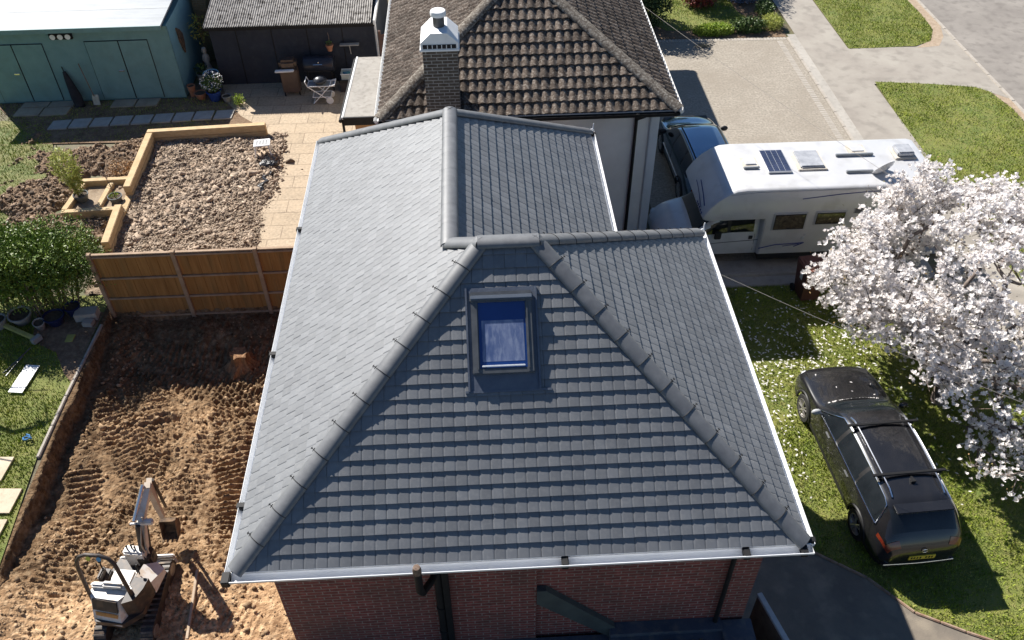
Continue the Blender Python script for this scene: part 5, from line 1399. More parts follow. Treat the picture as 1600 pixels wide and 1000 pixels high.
def pot(name, label, x, y, r, h, mat, par=None, z=0, group=None, cat="plant pot", tilt=0):
    t = thing(name, label, cat, (x, y, z), 0, group)
    if tilt: t.rotation_euler = (tilt, tilt * .5, 0)
    mb = MB(); mb.lathe([(r * .62, 0), (r * .66, .01), (r * .95, h * .86), (r * 1.05, h * .88), (r * 1.05, h), (r * .92, h), (r * .88, h * .85)], n=22); mb.build("pot", mat, t, smooth=35)
    mb = MB(); mb.lathe([(0, h * .88), (r * .9, h * .86)], n=18); mb.build("soil", m_comp, t)
    return t
def leaves(n, pf, size, mat, name, par, aspect=.45, droop=.4, upb=0.0):
    """cloud of small folded leaves; pf(n) -> (n,3) positions"""
    P = pf(n); n = len(P)
    d = rng.normal(0, 1, (n, 3)); d[:, 2] += upb; d /= np.linalg.norm(d, axis=1)[:, None]
    u = np.cross(d, rng.normal(0, 1, (n, 3))); u /= np.linalg.norm(u, axis=1)[:, None] + 1e-9
    s = (size * rng.uniform(.6, 1.3, n))[:, None]
    V = np.stack([P, P + d * s * .5 + u * s * aspect * .5, P + d * s, P + d * s * .5 - u * s * aspect * .5], 1)
    Fq = np.arange(4 * n).reshape(-1, 4)
    return from_arrays(name, V.reshape(-1, 3), Fq, mat, par, rnd=rng.uniform(0, 1, n))
def ball(c, r, hollow=.3):
    def f(n):
        d = rng.normal(0, 1, (n, 3)); d /= np.linalg.norm(d, axis=1)[:, None]
        rr = rng.uniform(hollow, 1, n) ** .5
        return np.array(c) + d * rr[:, None] * np.array(r)
    return f
def strap(par, n, L_, mat, name, c=(0, 0, 0), w_=.012, spread=.8):
    mb = MB()
    for i in range(n):
        a = random.uniform(0, 2 * PI); sp = random.uniform(.15, spread); l = L_ * random.uniform(.6, 1.1)
        p = Vector(c); s = Vector((-math.sin(a), math.cos(a), 0)); o = len(mb.v)
        for k in range(5):
            t = k / 4; q = p + Vector((math.cos(a) * sp * l * t ** 1.5, math.sin(a) * sp * l * t ** 1.5, l * t * (1 - .35 * sp * t)))
            ww = w_ * (1 - t * .8); mb.v += [tuple(q - s * ww), tuple(q + s * ww)]
        for k in range(4): mb.f.append((o + 2 * k, o + 2 * k + 1, o + 2 * k + 3, o + 2 * k + 2))
    return mb.build(name, mat, par, uv=False)
translucent(m_petal, .42); translucent(m_leafb, .3); translucent(m_leafy, .3)
# two plants standing in the timber planter
t = pot("potted_bamboo", "tall yellow green bamboo in a pot at the left of the timber planter frame", -11.22, 20.65, .20, .30, M("dark_pot", (.08, .09, .09), (.14, .15, .15)), cat="potted plant")
mb = MB()
for i in range(9):
    a = random.uniform(0, 6.3); e = (math.cos(a) * .32 - .12, math.sin(a) * .28 + .1, random.uniform(1.1, 1.75)); mb.tube([(math.cos(a) * .06, math.sin(a) * .06, .25), (e[0] * .45, e[1] * .45, e[2] * .55), e], [.011, .009, .004], 5)
mb.build("cane", m_leafy, t)
leaves(1500, lambda n: np.concatenate([ball((-.15, .1, 1.15), (.38, .34, .55))(n * 2 // 3), ball((-.02, 0, .65), (.2, .2, .3))(n // 3)]), .13, m_leafy, "foliage", t, aspect=.22)
t = pot("potted_sapling", "thin leafless sapling in a dark pot at the right of the timber planter frame", -10.25, 20.55, .19, .26, M("dark_pot", (.08, .09, .09)), cat="potted plant")
mb = MB(); mb.tube([(0, 0, .2), (-.02, .02, .6), (-.10, .05, 1.05)], [.014, .011, .006], 6)
for i in range(14):
    a = random.uniform(0, 6.3); z = random.uniform(.45, 1.0); l = random.uniform(.15, .42); mb.tube([(-.03, .02, z), (-.03 + math.cos(a) * l * .6, math.sin(a) * l * .6, z + l * .4), (-.03 + math.cos(a) * l, math.sin(a) * l, z + l * .5)], [.006, .004, .002], 4)
mb.build("stem", m_twig, t)
leaves(60, ball((-.03, .02, .28), (.13, .13, .05)), .06, m_leafb, "foliage", t)
t = thing("dead_shrub", "dry orange brown twiggy shrub in the dug border behind the planter frame", "shrub", (-10.45, 21.95, .05))
mb = MB()
for i in range(60):
    a = random.uniform(0, 6.3); l = random.uniform(.2, .6); mb.tube([(0, 0, 0), (math.cos(a) * l * .5, math.sin(a) * l * .5, l * .4), (math.cos(a + .3) * l, math.sin(a + .3) * l, l * .55)], [.008, .005, .002], 4)
mb.build("stem", M("dry_twig", (.30, .17, .08), (.42, .27, .14), scale=10), t)
leaves(260, ball((0, 0, .25), (.45, .4, .2)), .07, M("dry_leaf", (.35, .20, .09), (.5, .32, .17), tint=.4), "dead_leaves", t)
# white stool, black bag
t = thing("stool", "small white plastic step stool at the right edge of the rubble bed", "stool", (-6.45, 22.75, .04), .12)
mb = MB(); mb.bbox(-.24, .24, -.20, .20, .40, .44, .015); st_ = mb.build("seat", m_bwhite, t)
mb = MB()
for i in range(4): mb.box(-.16 + i * .09, -.12 + i * .09, -.12, .12, .440, .443)
mb.build("seat_slot", m_alu, st_)
for (x, y) in ((-1, -1), (1, -1), (1, 1), (-1, 1)):
    mb = MB(); mb.rod((x * .19, y * .15, .41), (x * .24, y * .21, 0), .030, 8, .022); mb.build("leg", m_bwhite, t)
mb = MB(); mb.sphere((0, 0, .07), .26, .18, .09, 16, 8, jitter=.16); mb.sphere((.16, -.05, .08), .14, .12, .08, 12, 7, jitter=.16)
o = mb.build("black_bag", M("black_sheeting", (.02, .02, .022), (.05, .05, .055), scale=10, rough=.3, bump=.02, bscale=18), smooth=False); o.location = (-6.25, 22.15, .05); tag(o, "crumpled black plastic bag beneath the white stool", "bag")
mb = MB()
pts = [(-6.15 + .10 * math.sin(k * 1.3) - k * .012, 21.75 - k * .085, .07 + .02 * math.sin(k * 2.1)) for k in range(13)]
mb.tube(pts, [.05 + .03 * abs(math.sin(k * 1.7)) for k in range(13)], 7)
o = mb.build("plastic_strip", M("black_sheeting", (.02,) * 3), smooth=False); tag(o, "crumpled strip of dark plastic lying on the rubble below the black bag", "plastic sheet")
# barbecue corner
t = thing("gas_barbecue", "brown and black upright barbecue smoker with a pale handle against the navy wall", "barbecue", (-6.10, 26.62, 0), .05)
mb = MB(); mb.bbox(-.28, .28, -.22, .22, .12, .92, .03); mb.build("cabinet", M("brown_enamel", (.075, .05, .04), (.11, .075, .06), scale=3, rough=.5), t)
mb = MB(); mb.bbox(-.28, .28, -.18, .24, .92, 1.22, .08); mb.build("hood", M("black_hood", (.03, .025, .022), (.12, .08, .06), scale=5, rough=.4), t, smooth=40)
mb = MB(); mb.bbox(-.42, .20, -.33, -.18, .90, .955, .02); mb.build("shelf", m_bwhite, t)
for x in (-.24, .24):
    for y in (-.18, .18):
        mb = MB(); mb.rod((x, y, 0), (x, y, .14), .025, 8); mb.build("leg", m_black, t)
t = thing("barrel_barbecue", "black barrel barbecue with a domed lid standing against the navy wall", "barbecue", (-5.15, 26.95, 0))
mb = MB(); mb.lathe([(0, -.5), (.24, -.49), (.26, -.46), (.26, .46), (.24, .49), (0, .5)], (0, 0, .85), axis='x', n=22); mb.build("barrel", M("blueblack_enamel", (.018, .022, .035), (.03, .035, .05), rough=.3), t, smooth=40)
for x in (-.4, .4):
    for y in (-.18, .18):
        mb = MB(); mb.rod((x, y * 1.4, 0), (x, y, .72), .018, 6); mb.build("leg", m_black, t)
mb = MB(); mb.rod((-.15, -.27, .95), (.15, -.27, .95), .014, 6); mb.sphere((.02, -.22, 1.0), .03, n=8, m=6); mb.build("handle", m_chrome, t)
t = thing("garden_trolley", "white folding garden trolley with crossed legs holding a round black grill", "trolley", (-5.02, 26.02, 0), 0)
mb = MB(); r = .016
for y in (-.20, .20):
    mb.tube([(-.48, y, .78), (-.42, y, .62), (.22, y, .12)], r, 7); mb.tube([(-.30, y, .02), (.30, y, .62), (.46, y, .66)], r, 7)
    mb.tube([(-.42, y, .62), (.46, y, .62)], r, 7); mb.tube([(-.30, y, .24), (.28, y, .24)], r * .8, 7)
for x, z in ((-.48, .78), (.46, .66), (-.42, .62), (.30, .62), (-.30, .02), (-.30, .24), (.28, .24)): mb.rod((x, -.20, z), (x, .20, z), r, 7)
mb.build("frame", m_bwhite, t, smooth=40)
mb = MB(); mb.box(-.40, .44, -.19, .19, .60, .615); mb.build("tray", m_gpot, t); mb = MB(); mb.box(-.28, .26, -.19, .19, .225, .235); mb.build("lower_tray", m_gpot, t)
for y in (-.22, .22):
    mb = MB(); mb.lathe([(.085, -.02), (.115, -.02), (.12, 0), (.115, .02), (.085, .02)], (.24, y, .12), axis='y', n=20); mb.lathe([(0, -.025), (.03, -.02)], (.24, y, .12), axis='y', n=10); mb.build("wheel", m_bwhite, t, smooth=40)
mb = MB(); mb.lathe([(0, .64), (.14, .65), (.22, .72), (.225, .76), (.18, .82), (.08, .86), (0, .87)], (-.02, .0, 0), n=22)
o = mb.build("kettle_grill", M("grill_black", (.02, .022, .03), (.045, .05, .06), scale=5, rough=.35), smooth=40); o.location = (-5.02, 26.02, 0); tag(o, "round black portable grill sitting on the white trolley", "grill")
t = thing("raised_trough", "long dark wooden trough against the navy wall right of the white trolley", "trough", (-3.95, 26.75, 0))
mb = MB(); mb.bbox(-.55, .55, -.22, .22, 0, .42, .01); mb.build("trough", M("dark_trough", (.035, .03, .035), (.05, .045, .05), rough=.7), t)
mb = MB(); mb.box(-.57, .57, -.24, -.22, .36, .44); mb.build("rim", m_trim, t)
t = thing("storage_box", "pale plastic storage box with blue and green contents on the dark trough", "box", (-4.15, 26.78, .42))
mb = MB()
for (a, b, c, d) in ((-.28, .28, -.18, -.165), (-.28, .28, .165, .18), (-.28, -.265, -.165, .165), (.265, .28, -.165, .165)): mb.box(a, b, c, d, 0, .2)
mb.box(-.265, .265, -.165, .165, 0, .01); mb.build("box", M("pale_plastic", (.35, .42, .42), (.45, .52, .52), rough=.4), t)
mb = MB(); mb.tube([(-.29, -.19, .2), (.29, -.19, .2), (.29, .19, .2), (-.29, .19, .2)], .015, 6, True); mb.build("rim", m_bwhite, t)
mb = MB()
for i in range(14): mb.sphere((random.uniform(-.2, .2), random.uniform(-.1, .1), .13), .06, .04, .04, 8, 6)
mb.build("contents", M("box_contents", (.05, .15, .35), (.12, .35, .2), scale=6), t)
t = thing("hanging_pot", "orange terracotta pot hung high on the navy wall", "plant pot", (-4.75, 27.15, 1.2))
mb = MB(); mb.lathe([(.07, 0), (.12, .18), (.13, .18), (.13, .22), (.11, .22)], n=16); mb.build("pot", m_terra, t, smooth=40)
mb = MB(); mb.tube([(0, .1, .15), (0, .12, .45), (-.02, .17, .55)], .01, 5); mb.build("bracket", m_twig, t)
leaves(40, ball((0, 0, .28), (.1, .1, .08)), .07, m_leafd, "foliage", t)
o = MB().bbox(-.32, .32, -.18, .0, 0, .04, .01).rod((.0, -.1, 0), (.0, .0, -.35), .02, 6).build("wall_shelf", m_gpot); o.location = (-4.1, 27.3, 1.35); tag(o, "small grey bracket shelf high on the navy wall beside the store roof", "shelf")
# corner by the shed end: pots and plants
t = pot("flowering_pot", "cobalt blue pot of white flowers beside the teal shed corner", -8.62, 26.30, .24, .36, m_bpot, cat="potted plant")
leaves(500, ball((0, 0, .62), (.34, .32, .30)), .09, m_leafd, "foliage", t)
leaves(260, ball((0, 0, .70), (.38, .36, .30), .7), .055, m_bwhite, "flowers", t, aspect=.9)["kind"] = "stuff"
pot("bowl_pot", "round terracotta bowl pot with a pale rim between the shed corner and the blue pot", -9.12, 26.45, .20, .22, m_terra)
pot("tall_pot", "tall orange terracotta pot against the teal shed corner", -9.42, 26.62, .13, .40, m_terra)
pot("log_pot", "short round stone pot just right of the cobalt blue pot", -8.22, 26.22, .15, .20, m_gpot)
t = pot("grey_tub", "pale grey tub with a dark dead plant next to the shed end wall", -9.28, 27.6, .18, .34, m_gpot, cat="potted plant")
leaves(120, ball((0, 0, .5), (.22, .2, .18)), .1, m_leafd, "foliage", t)
t = thing("water_barrel", "dark barrel with a blue rimmed top behind the white flowers", "barrel", (-8.78, 27.0, 0)); mb = MB(); mb.lathe([(.22, 0), (.27, .3), (.24, .62), (.2, .62)], n=20); mb.build("drum", m_npot, t, smooth=40)
mb = MB(); mb.tube([(.24 * math.cos(k * PI / 10), .24 * math.sin(k * PI / 10), .63) for k in range(20)], .02, 6, True); mb.build("rim", M("sky_blue_rim", (.2, .38, .5)), t)
mb = MB(); mb.lathe([(.14, 0), (.12, .1), (.08, .25), (.13, .4), (.10, .52), (.05, .6), (.09, .68), (.07, .78), (0, .82)], n=16)
o = mb.build("garden_statue", M("stone_grey", (.28, .27, .25), (.42, .41, .38), scale=10), smooth=40); o.location = (-9.1, 27.9, .3); tag(o, "weathered grey garden statue between shed end and navy wall", "statue")
o = MB().bbox(-.16, .16, -.14, .14, 0, .3, .01).build("statue_plinth", m_npot); o.location = (-9.1, 27.9, 0); tag(o, "dark plinth under the grey garden statue", "plinth")
t = thing("climber", "wispy climbing plant with pale leaves at the far end of the teal shed wall", "plant", (-9.3, 28.5, 0))
leaves(150, ball((0, 0, 1.5), (.25, .5, .5)), .12, m_leafy, "foliage", t); mb = MB(); mb.tube([(0, 0, 0), (.05, .1, .8), (0, 0, 1.5)], .012, 5); mb.build("stem", m_twig, t)
t = thing("lime_shrub", "bright lime green tuft of foliage where the stepping slabs meet the patio", "shrub", (-7.78, 25.95, 0)); strap(t, 90, .30, m_leafb, "foliage"); leaves(300, ball((0, 0, .18), (.2, .2, .18)), .07, m_leafb, "leaves", t)
# tools leaning on the shed
t = thing("spade", "long handled spade leaning on the teal shed between its two doors", "spade", (-12.5, 26.28, 0))
mb = MB(); mb.rod((0, -.02, .3), (-.22, .20, 1.35), .016, 8); mb.build("handle", m_twig, t); mb = MB(); mb.prism([(-.11, .0), (.11, 0), (.10, .34), (-.10, .34)], -.008, .008, mtx=Matrix.Translation((.03, -.08, .02)) @ Matrix.Rotation(1.3, 4, 'X')); mb.build("blade", m_steel, t)
t = thing("folded_parasol", "dark folded parasol leaning in the shade against the teal shed", "parasol", (-13.1, 26.2, 0))
mb = MB(); mb.tube([(.08, -.02, .0), (.02, .08, .3), (-.10, .2, .85), (-.16, .27, 1.1)], [.15, .17, .10, .05], 10); mb.build("canopy", M("black_cloth", (.015, .016, .02), (.03, .03, .035), rough=.9), t, smooth=40)
mb = MB(); mb.rod((-.16, .27, 1.08), (-.19, .3, 1.25), .015, 6); mb.rod((.1, -.04, 0), (.24, -.06, .06), .05, 6); mb.build("pole", m_black, t)
# by the hedge
pot("wide_pot", "wide pale grey pot of plants at the foot of the hedge", -11.15, 15.72, .26, .30, m_gpot, tilt=.1)
pot("bucket_pot", "small grey bucket shaped pot tipped towards the lawn in front of the hedge", -10.62, 15.45, .13, .26, m_gpot, tilt=.2)
pot("blue_glazed_pot", "dark blue glazed pot, the largest at the foot of the hedge", -10.32, 15.62, .24, .26, m_npot)
pot("rimmed_blue_pot", "dark blue pot with a pale rim next to the concrete blocks by the hedge", -9.98, 15.92, .19, .28, m_npot)
pot("edge_pot", "grey pot at the far left end of the row below the hedge", -11.62, 15.55, .2, .28, m_gpot)
o = MB().bbox(-.26, .26, -.15, .15, 0, .22, .01).build("concrete_block", m_conc); o.location = (-9.62, 15.78, 0); o.rotation_euler = (0, 0, .1); tag(o, "large pale concrete block between the hedge and the fence post", "block", "concrete blocks near the fence")
o = MB().bbox(-.12, .12, -.10, .10, 0, .12, .01).build("concrete_block", m_conc); o.location = (-9.52, 15.52, 0); o.rotation_euler = (0, 0, -.1); tag(o, "small pale concrete block lying in front of the larger one", "block", "concrete blocks near the fence")
o = MB().bbox(-.09, .09, -.12, .12, 0, .03, .004).build("yellow_board", M("yellow_board", (.35, .33, .08), (.42, .38, .12))); o.location = (-9.82, 15.05, 0); tag(o, "small dull yellow board lying on the lawn corner", "board")
t = thing("timber_post", "yellow timber post with a grey foot lying across the shaded lawn", "post", (-11.9, 15.75, .05), -.52)
mb = MB(); mb.bbox(0, 1.52, -.05, .05, 0, .09, .01); mb.build("shaft", M("yellow_timber", (.36, .33, .10), (.46, .42, .16), scale=6), t); mb = MB(); mb.bbox(1.5, 1.62, -.12, .12, -.02, .12, .01); mb.build("foot", m_gpot, t)
o = MB().bbox(-.16, .17, -.42, .42, 0, .02, .004).build("white_board", m_bwhite); o.location = (-10.42, 13.75, .04); o.rotation_euler = (0, 0, -.12); tag(o, "white rectangular board lying on the left lawn", "board")
for (a, b, lab) in (((-10.95, 13.95, .05), (-10.62, 14.75, .05), "longer thin silver rod on the lawn left of the white board"), ((-10.85, 13.85, .06), (-10.7, 14.45, .06), "shorter thin silver rod on the lawn left of the white board")):
    o = MB().rod(a, b, .014, 6).build("metal_rod", m_alu); tag(o, lab, "rod", "silver rods by the white board")
mb = MB(); mb.tube([(-9.72 + .08 * math.cos(k), 11.98 + .06 * math.sin(k), .05 + .01 * k) for k in range(9)], .018, 6)
o = mb.build("blue_rope", M("blue_rope", (.05, .18, .4), (.08, .25, .5))); tag(o, "small tangle of blue rope on the left lawn", "rope")
o = MB().bbox(-.025, .025, -.68, .68, -.25, .03, .006).build("board_edging", M("edging_board", (.34, .25, .17), (.46, .36, .26), scale=6)); o.location = (-5.46, 8.05, -.06); o.rotation_euler = (0, 0, .08); tag(o, "thin timber edging board set in the pale soil right of the mini digger", "edging")
# tree stump left in the excavation
t = thing("tree_stump", "torn orange brown tree stump left in the excavation below the fence", "stump", (-5.78, 14.45, -.52))
mb = MB()
nn = 16
prs = []
for zi, (z, r) in enumerate(((-.05, .40), (.05, .31), (.18, .22), (.34, .19), (.42, .20))):
    prs.append([(r * (1 + .22 * math.sin(k * 2.3 + 1) + random.uniform(-.12, .12)) * math.cos(2 * PI * k / nn), r * (1 + .22 * math.sin(k * 2.3 + 1) + random.uniform(-.12, .12)) * math.sin(2 * PI * k / nn), z + random.uniform(-.03, .03)) for k in range(nn)])
for q in prs: mb.v += q
for q in range(4):
    for k in range(nn): mb.f.append((q * nn + k, q * nn + (k + 1) % nn, (q + 1) * nn + (k + 1) % nn, (q + 1) * nn + k))
mb.f.append(tuple(range(4 * nn, 5 * nn)))
m_stump = M("stump_wood", (.14, .07, .035), (.36, .20, .10), scale=5, rough=.9, bump=.02, bscale=18, stretch=(3, 3, 1))
mb.build("trunk", m_stump, t)
for k in range(8):
    a = k * .8 + random.uniform(-.2, .2); l = random.uniform(.3, .55)
    mb = MB(); mb.tube([(math.cos(a) * .15, math.sin(a) * .15, .15), (math.cos(a) * .3, math.sin(a) * .3, .04), (math.cos(a + .2) * l, math.sin(a + .2) * l, -.05)], [.06, .045, .015], 7); mb.build("root", m_stump, t)
# wheelie bin
t = thing("wheelie_bin", "brown wheelie bin standing beside the motorhome under the blossom", "wheelie bin", (7.92, 15.52, 0), .08)
mb = MB(); mb.add([(-.21, -.24, .05), (.21, -.24, .05), (.21, .22, .05), (-.21, .22, .05), (-.27, -.30, .95), (.27, -.30, .95), (.27, .30, .95), (-.27, .30, .95)], [(0, 3, 2, 1), (4, 5, 6, 7), (0, 1, 5, 4), (1, 2, 6, 5), (2, 3, 7, 6), (3, 0, 4, 7)])
m_bin = M("brown_bin", (.13, .05, .035), (.17, .07, .05), scale=3, rough=.5)
mb.build("body", m_bin, t)
mb = MB(); mb.bbox(-.29, .29, -.33, .30, .95, 1.02, .025); mb.bbox(-.2, .2, -.22, .2, 1.015, 1.04, .015); mb.rod((-.24, .33, .97), (.24, .33, .97), .02, 8); mb.build("lid", m_bin, t, smooth=40)
for x in (-.25, .25):
    mb = MB(); mb.lathe([(.0, -.025), (.1, -.025), (.1, .025), (0, .025)], (x, .24, .1), axis='x', n=16); mb.build("wheel", m_tyre, t)
mb = MB(); mb.box(-.275, -.268, -.12, .0, .62, .82); mb.build("sticker", m_bwhite, t)
# overhead cables
def cable(name, a, b, sag, label, r=.0045):
    a = Vector(a); b = Vector(b); mb = MB(); mb.tube([a.lerp(b, k / 30) - Vector((0, 0, sag * 4 * (k / 30) * (1 - k / 30))) for k in range(31)], r, 5)
    o = mb.build(name, M("pale_cable", (.26, .23, .2), (.32, .29, .25), rough=.6), uv=False); tag(o, label, "cable"); return o
cable("phone_cable", (4.15, 11.66, 4.2), (13.2, 5.0, 4.1), .25, "thin pale cable running from the right eaves of the new roof over the lawn")
cable("phone_cable", (4.55, 22.4, 4.5), (13.0, 6.6, 4.0), .3, "thin pale cable running from the bungalow eaves over the driveway and motorhome", .004)
# ------------------------------------------------------------------ vegetation
def superblob(c, r, hollow=.55, p=3.0, noise=.16):
    def f(n):
        d = rng.normal(0, 1, (n, 3)); d /= np.linalg.norm(d, axis=1)[:, None]
        k = (np.abs(d) ** p).sum(1) ** (-1 / p)
        rr = (hollow + (1 - hollow) * rng.uniform(0, 1, n) ** .5)
        bump = 1 + noise * (fbm(np.arctan2(d[:, 1], d[:, 0]) * 2, d[:, 2] * 3, 1.6, 3, 77) - .5) * 2
        return np.array(c) + d * (k * rr * bump)[:, None] * np.array(r)
    return f
def bush(name, label, c, r, n, size, mat, p=2.4, cat="shrub", stems=10, core=True, group=None, aspect=.5, noise=.2):
    t = thing(name, label, cat, (c[0], c[1], 0), 0, group)
    leaves(n, superblob((0, 0, c[2]), r, .72, p, noise), size, mat, "foliage", t, aspect)
    if core:
        leaves(n // 4, superblob((0, 0, c[2]), tuple(x * .72 for x in r), .6, p, noise), size * 1.8, mat, "inner_foliage", t, .8)
    mb = MB()
    for i in range(stems):
        a = random.uniform(0, 6.3); q = random.uniform(.2, .8)
        mb.tube([(math.cos(a) * r[0] * q * .7, math.sin(a) * r[1] * q * .7, -.02), (math.cos(a) * r[0] * q, math.sin(a) * r[1] * q, c[2])], [.025, .012], 5)
    if stems: mb.build("stem", m_twig, t)
    return t
m_hedge = M("hedge_leaf", (.07, .13, .014), (.19, .26, .035), scale=1.5, rough=.5, tint=.5, spec=.4, c3=(.21, .26, .06), scale2=4, mix2=.5)
bush("hedge", "dense rounded green hedge at the left end of the timber fence", (-11.05, 16.35, 1.32), (2.0, .95, .86), 26000, .075, m_hedge, 3.2, "hedge", 40, aspect=.36, noise=.32)
m_redleaf = M("red_maple_leaf", (.14, .022, .02), (.26, .05, .04), scale=4, tint=.4, rough=.55)
m_lav = M("bluish_shrub", (.16, .20, .30), (.30, .34, .46), scale=5, tint=.3)
bush("conifer", "large dark evergreen shrub behind the bungalow eaves at the end of the driveway", (6.0, 31.2, 1.2), (1.5, 1.3, 1.5), 9000, .10, M("evergreen_leaf", (.02, .04, .012), (.05, .085, .025), scale=2, tint=.4), 2.2)
bush("maple", "dark red leaved shrub in the bed beyond the driveway", (8.9, 32.6, .7), (.8, .7, .75), 2600, .09, m_redleaf)
bush("lavender_shrub", "bluish grey shrub in the bed corner beside the footpath", (10.75, 33.1, .45), (.85, .75, .5), 3000, .08, m_lav)
bush("low_hedge", "bright lime green low clump along the far kerb of the driveway", (8.9, 30.05, .15), (.75, .28, .22), 2400, .07, m_leafb, 2.6, "shrub", 0)
bush("garden_shrub", "mid green low shrub at the driveway end near the footpath", (10.2, 30.2, .2), (.7, .35, .3), 2000, .07, m_leafd, 2.4, "shrub", 4)
bush("corner_shrub", "small yellow green shrub at the corner where bed and footpath meet", (11.2, 30.5, .18), (.4, .5, .26), 1200, .06, m_leafy, 2.2, "shrub", 3)
bush("path_shrub", "small leafy shrub with pale flowers beside the footpath bed edge", (11.2, 31.6, .22), (.35, .5, .3), 1000, .07, m_leafd, 2.2, "shrub", 3)
struct(sheet("garden_bed", [(4.7, 29.78), (11.5, 29.6), (11.84, 33), (11.84, 60), (4.7, 60)], .004, m_soil_dark))
struct(sheet("garden_lawn", [(7.2, 30.4), (9.6, 30.3), (10.6, 30.8), (10.2, 32.0), (10.0, 45), (5.5, 45), (5.5, 33)], .012, m_lawn))
gr = grass("garden_grass", [[(7.2, 30.4), (9.6, 30.3), (10.6, 30.8), (10.2, 32.0), (10.0, 35), (6.5, 35)]], 800, .06, m_blade, z=.012)
tag(gr, "lime green grass of the small front garden beyond the driveway", "grass", kind="stuff")
mb = MB()
for i in range(26):
    a = random.uniform(0, 6.3); l = random.uniform(.1, .4); mb.tube([(0, 0, .02), (math.cos(a) * l * .5, math.sin(a) * l * .4, .05), (math.cos(a + .4) * l, math.sin(a + .4) * l * .6, .02)], [.02, .012, .004], 5)
o = mb.build("weed_pile", M("weed_green_brown", (.10, .09, .06), (.2, .18, .12), scale=9)); o.location = (8.3, 29.0, .02); tag(o, "small dark pile of pulled weeds on the far end of the block driveway", "weeds")

def grow(base_pts, targets, seg=.32):
    """branch skeleton: every target is joined to the nearest existing node"""
    nodes = [Vector(p) for p in base_pts]; par = list(range(-1, len(nodes) - 1))
    arr = [tuple(p) for p in nodes]
    b = nodes[-1]
    leaf = []
    A = np.array(arr)
    for t in sorted(targets, key=lambda q: (Vector(q) - b).length):
        tv = np.array(t)
        d = np.linalg.norm(A - tv, axis=1) + .55 * np.abs(A[:, 2] - tv[2]) * (A[:, 2] > tv[2])
        k = int(np.argmin(d)); p = Vector(A[k]); T = Vector(t); L_ = (T - p).length; m_ = max(1, int(L_ / seg)); pi = k; new = []
        for i in range(1, m_ + 1):
            f = i / m_; q = p.lerp(T, f) + Vector((0, 0, -.10 * math.sin(PI * f) * L_)) + Vector((random.uniform(-.05, .05), random.uniform(-.05, .05), random.uniform(-.04, .04))) * (1 if i < m_ else 0)
            nodes.append(q); par.append(pi); pi = len(nodes) - 1; new.append(tuple(q))
        A = np.vstack([A, np.array(new)]); leaf.append(pi)
    cnt = [0.0] * len(nodes)
    for l in leaf: cnt[l] += 1
    for i in range(len(nodes) - 1, 0, -1):
        if par[i] >= 0: cnt[par[i]] += cnt[i]
    return nodes, par, cnt, leaf
def tree_mesh(nodes, par, cnt, r0, ex=.45, rmin=.006):
    mx = max(cnt); mb = MB()
    for i in range(1, len(nodes)):
        if par[i] < 0: continue
        ra = max(rmin, r0 * (cnt[par[i]] / mx) ** ex); rb_ = max(rmin, r0 * (cnt[i] / mx) ** ex)
        mb.rod(nodes[par[i]], nodes[i], min(ra, rb_ * 1.35), 6 if rb_ > .02 else 4, rb_, caps=False)
    return mb
mg = thing("magnolia_tree", "large magnolia tree covered in white blossom overhanging the motorhome and the dark estate car", "tree", (9.75, 11.9, 0))
o_ = np.array((9.75, 11.9, 0))
def crown(n, c, r, hollow, thr, seed):
    d = rng.normal(0, 1, (n, 3)); d /= np.linalg.norm(d, axis=1)[:, None]; rr = hollow + (1 - hollow) * rng.uniform(0, 1, n) ** .6
    P = np.array(c) + d * rr[:, None] * np.array(r)
    k = fbm(P[:, 0] + P[:, 2], P[:, 1] - P[:, 2] * .6, 1.15, 3, seed) > thr + .10
    k &= P[:, 2] > .75
    k &= ~((P[:, 1] > 16.15) & (P[:, 2] < 2.75))
    k &= ~((P[:, 0] < 8.7) & (P[:, 1] < 12.9) & (P[:, 2] < 1.75))
    return P[k]
TP = np.concatenate([crown(1050, (10.2, 13.1, 2.45), (3.15, 2.75, 1.65), .60, .37, 91), crown(330, (12.6, 13.3, 2.5), (2.6, 3.0, 1.8), .55, .42, 92),
                     crown(150, (8.6, 13.9, 2.1), (1.5, 1.5, 1.0), .3, .3, 93), crown(170, (10.6, 10.9, 1.7), (2.0, 1.6, 1.2), .4, .46, 94), crown(120, (8.75, 12.35, 2.05), (1.15, .9, .5), .2, .25, 96), crown(50, (9.75, 15.0, 3.3), (.9, .9, .6), .2, .2, 97), crown(55, (9.0, 10.9, 2.0), (.7, 1.2, .45), .2, .30, 98), crown(60, (9.9, 9.3, 1.15), (.9, 1.0, .6), .2, .30, 99), crown(150, (10.4, 9.7, 1.25), (1.6, 1.1, .75), .2, .40, 95)])
TP = TP - o_
nodes, par, cnt, leaf = grow([(0, 0, -.1), (.0, .05, .25), (.05, .1, .55)], [tuple(p) for p in TP])
tree_mesh(nodes, par, cnt, .16).build("trunk", M("magnolia_bark", (.12, .095, .08), (.23, .19, .165), scale=12, rough=.9, bump=.004, bscale=40), mg, smooth='all', uv=False)
cl = np.array([tuple(nodes[l]) for l in leaf])
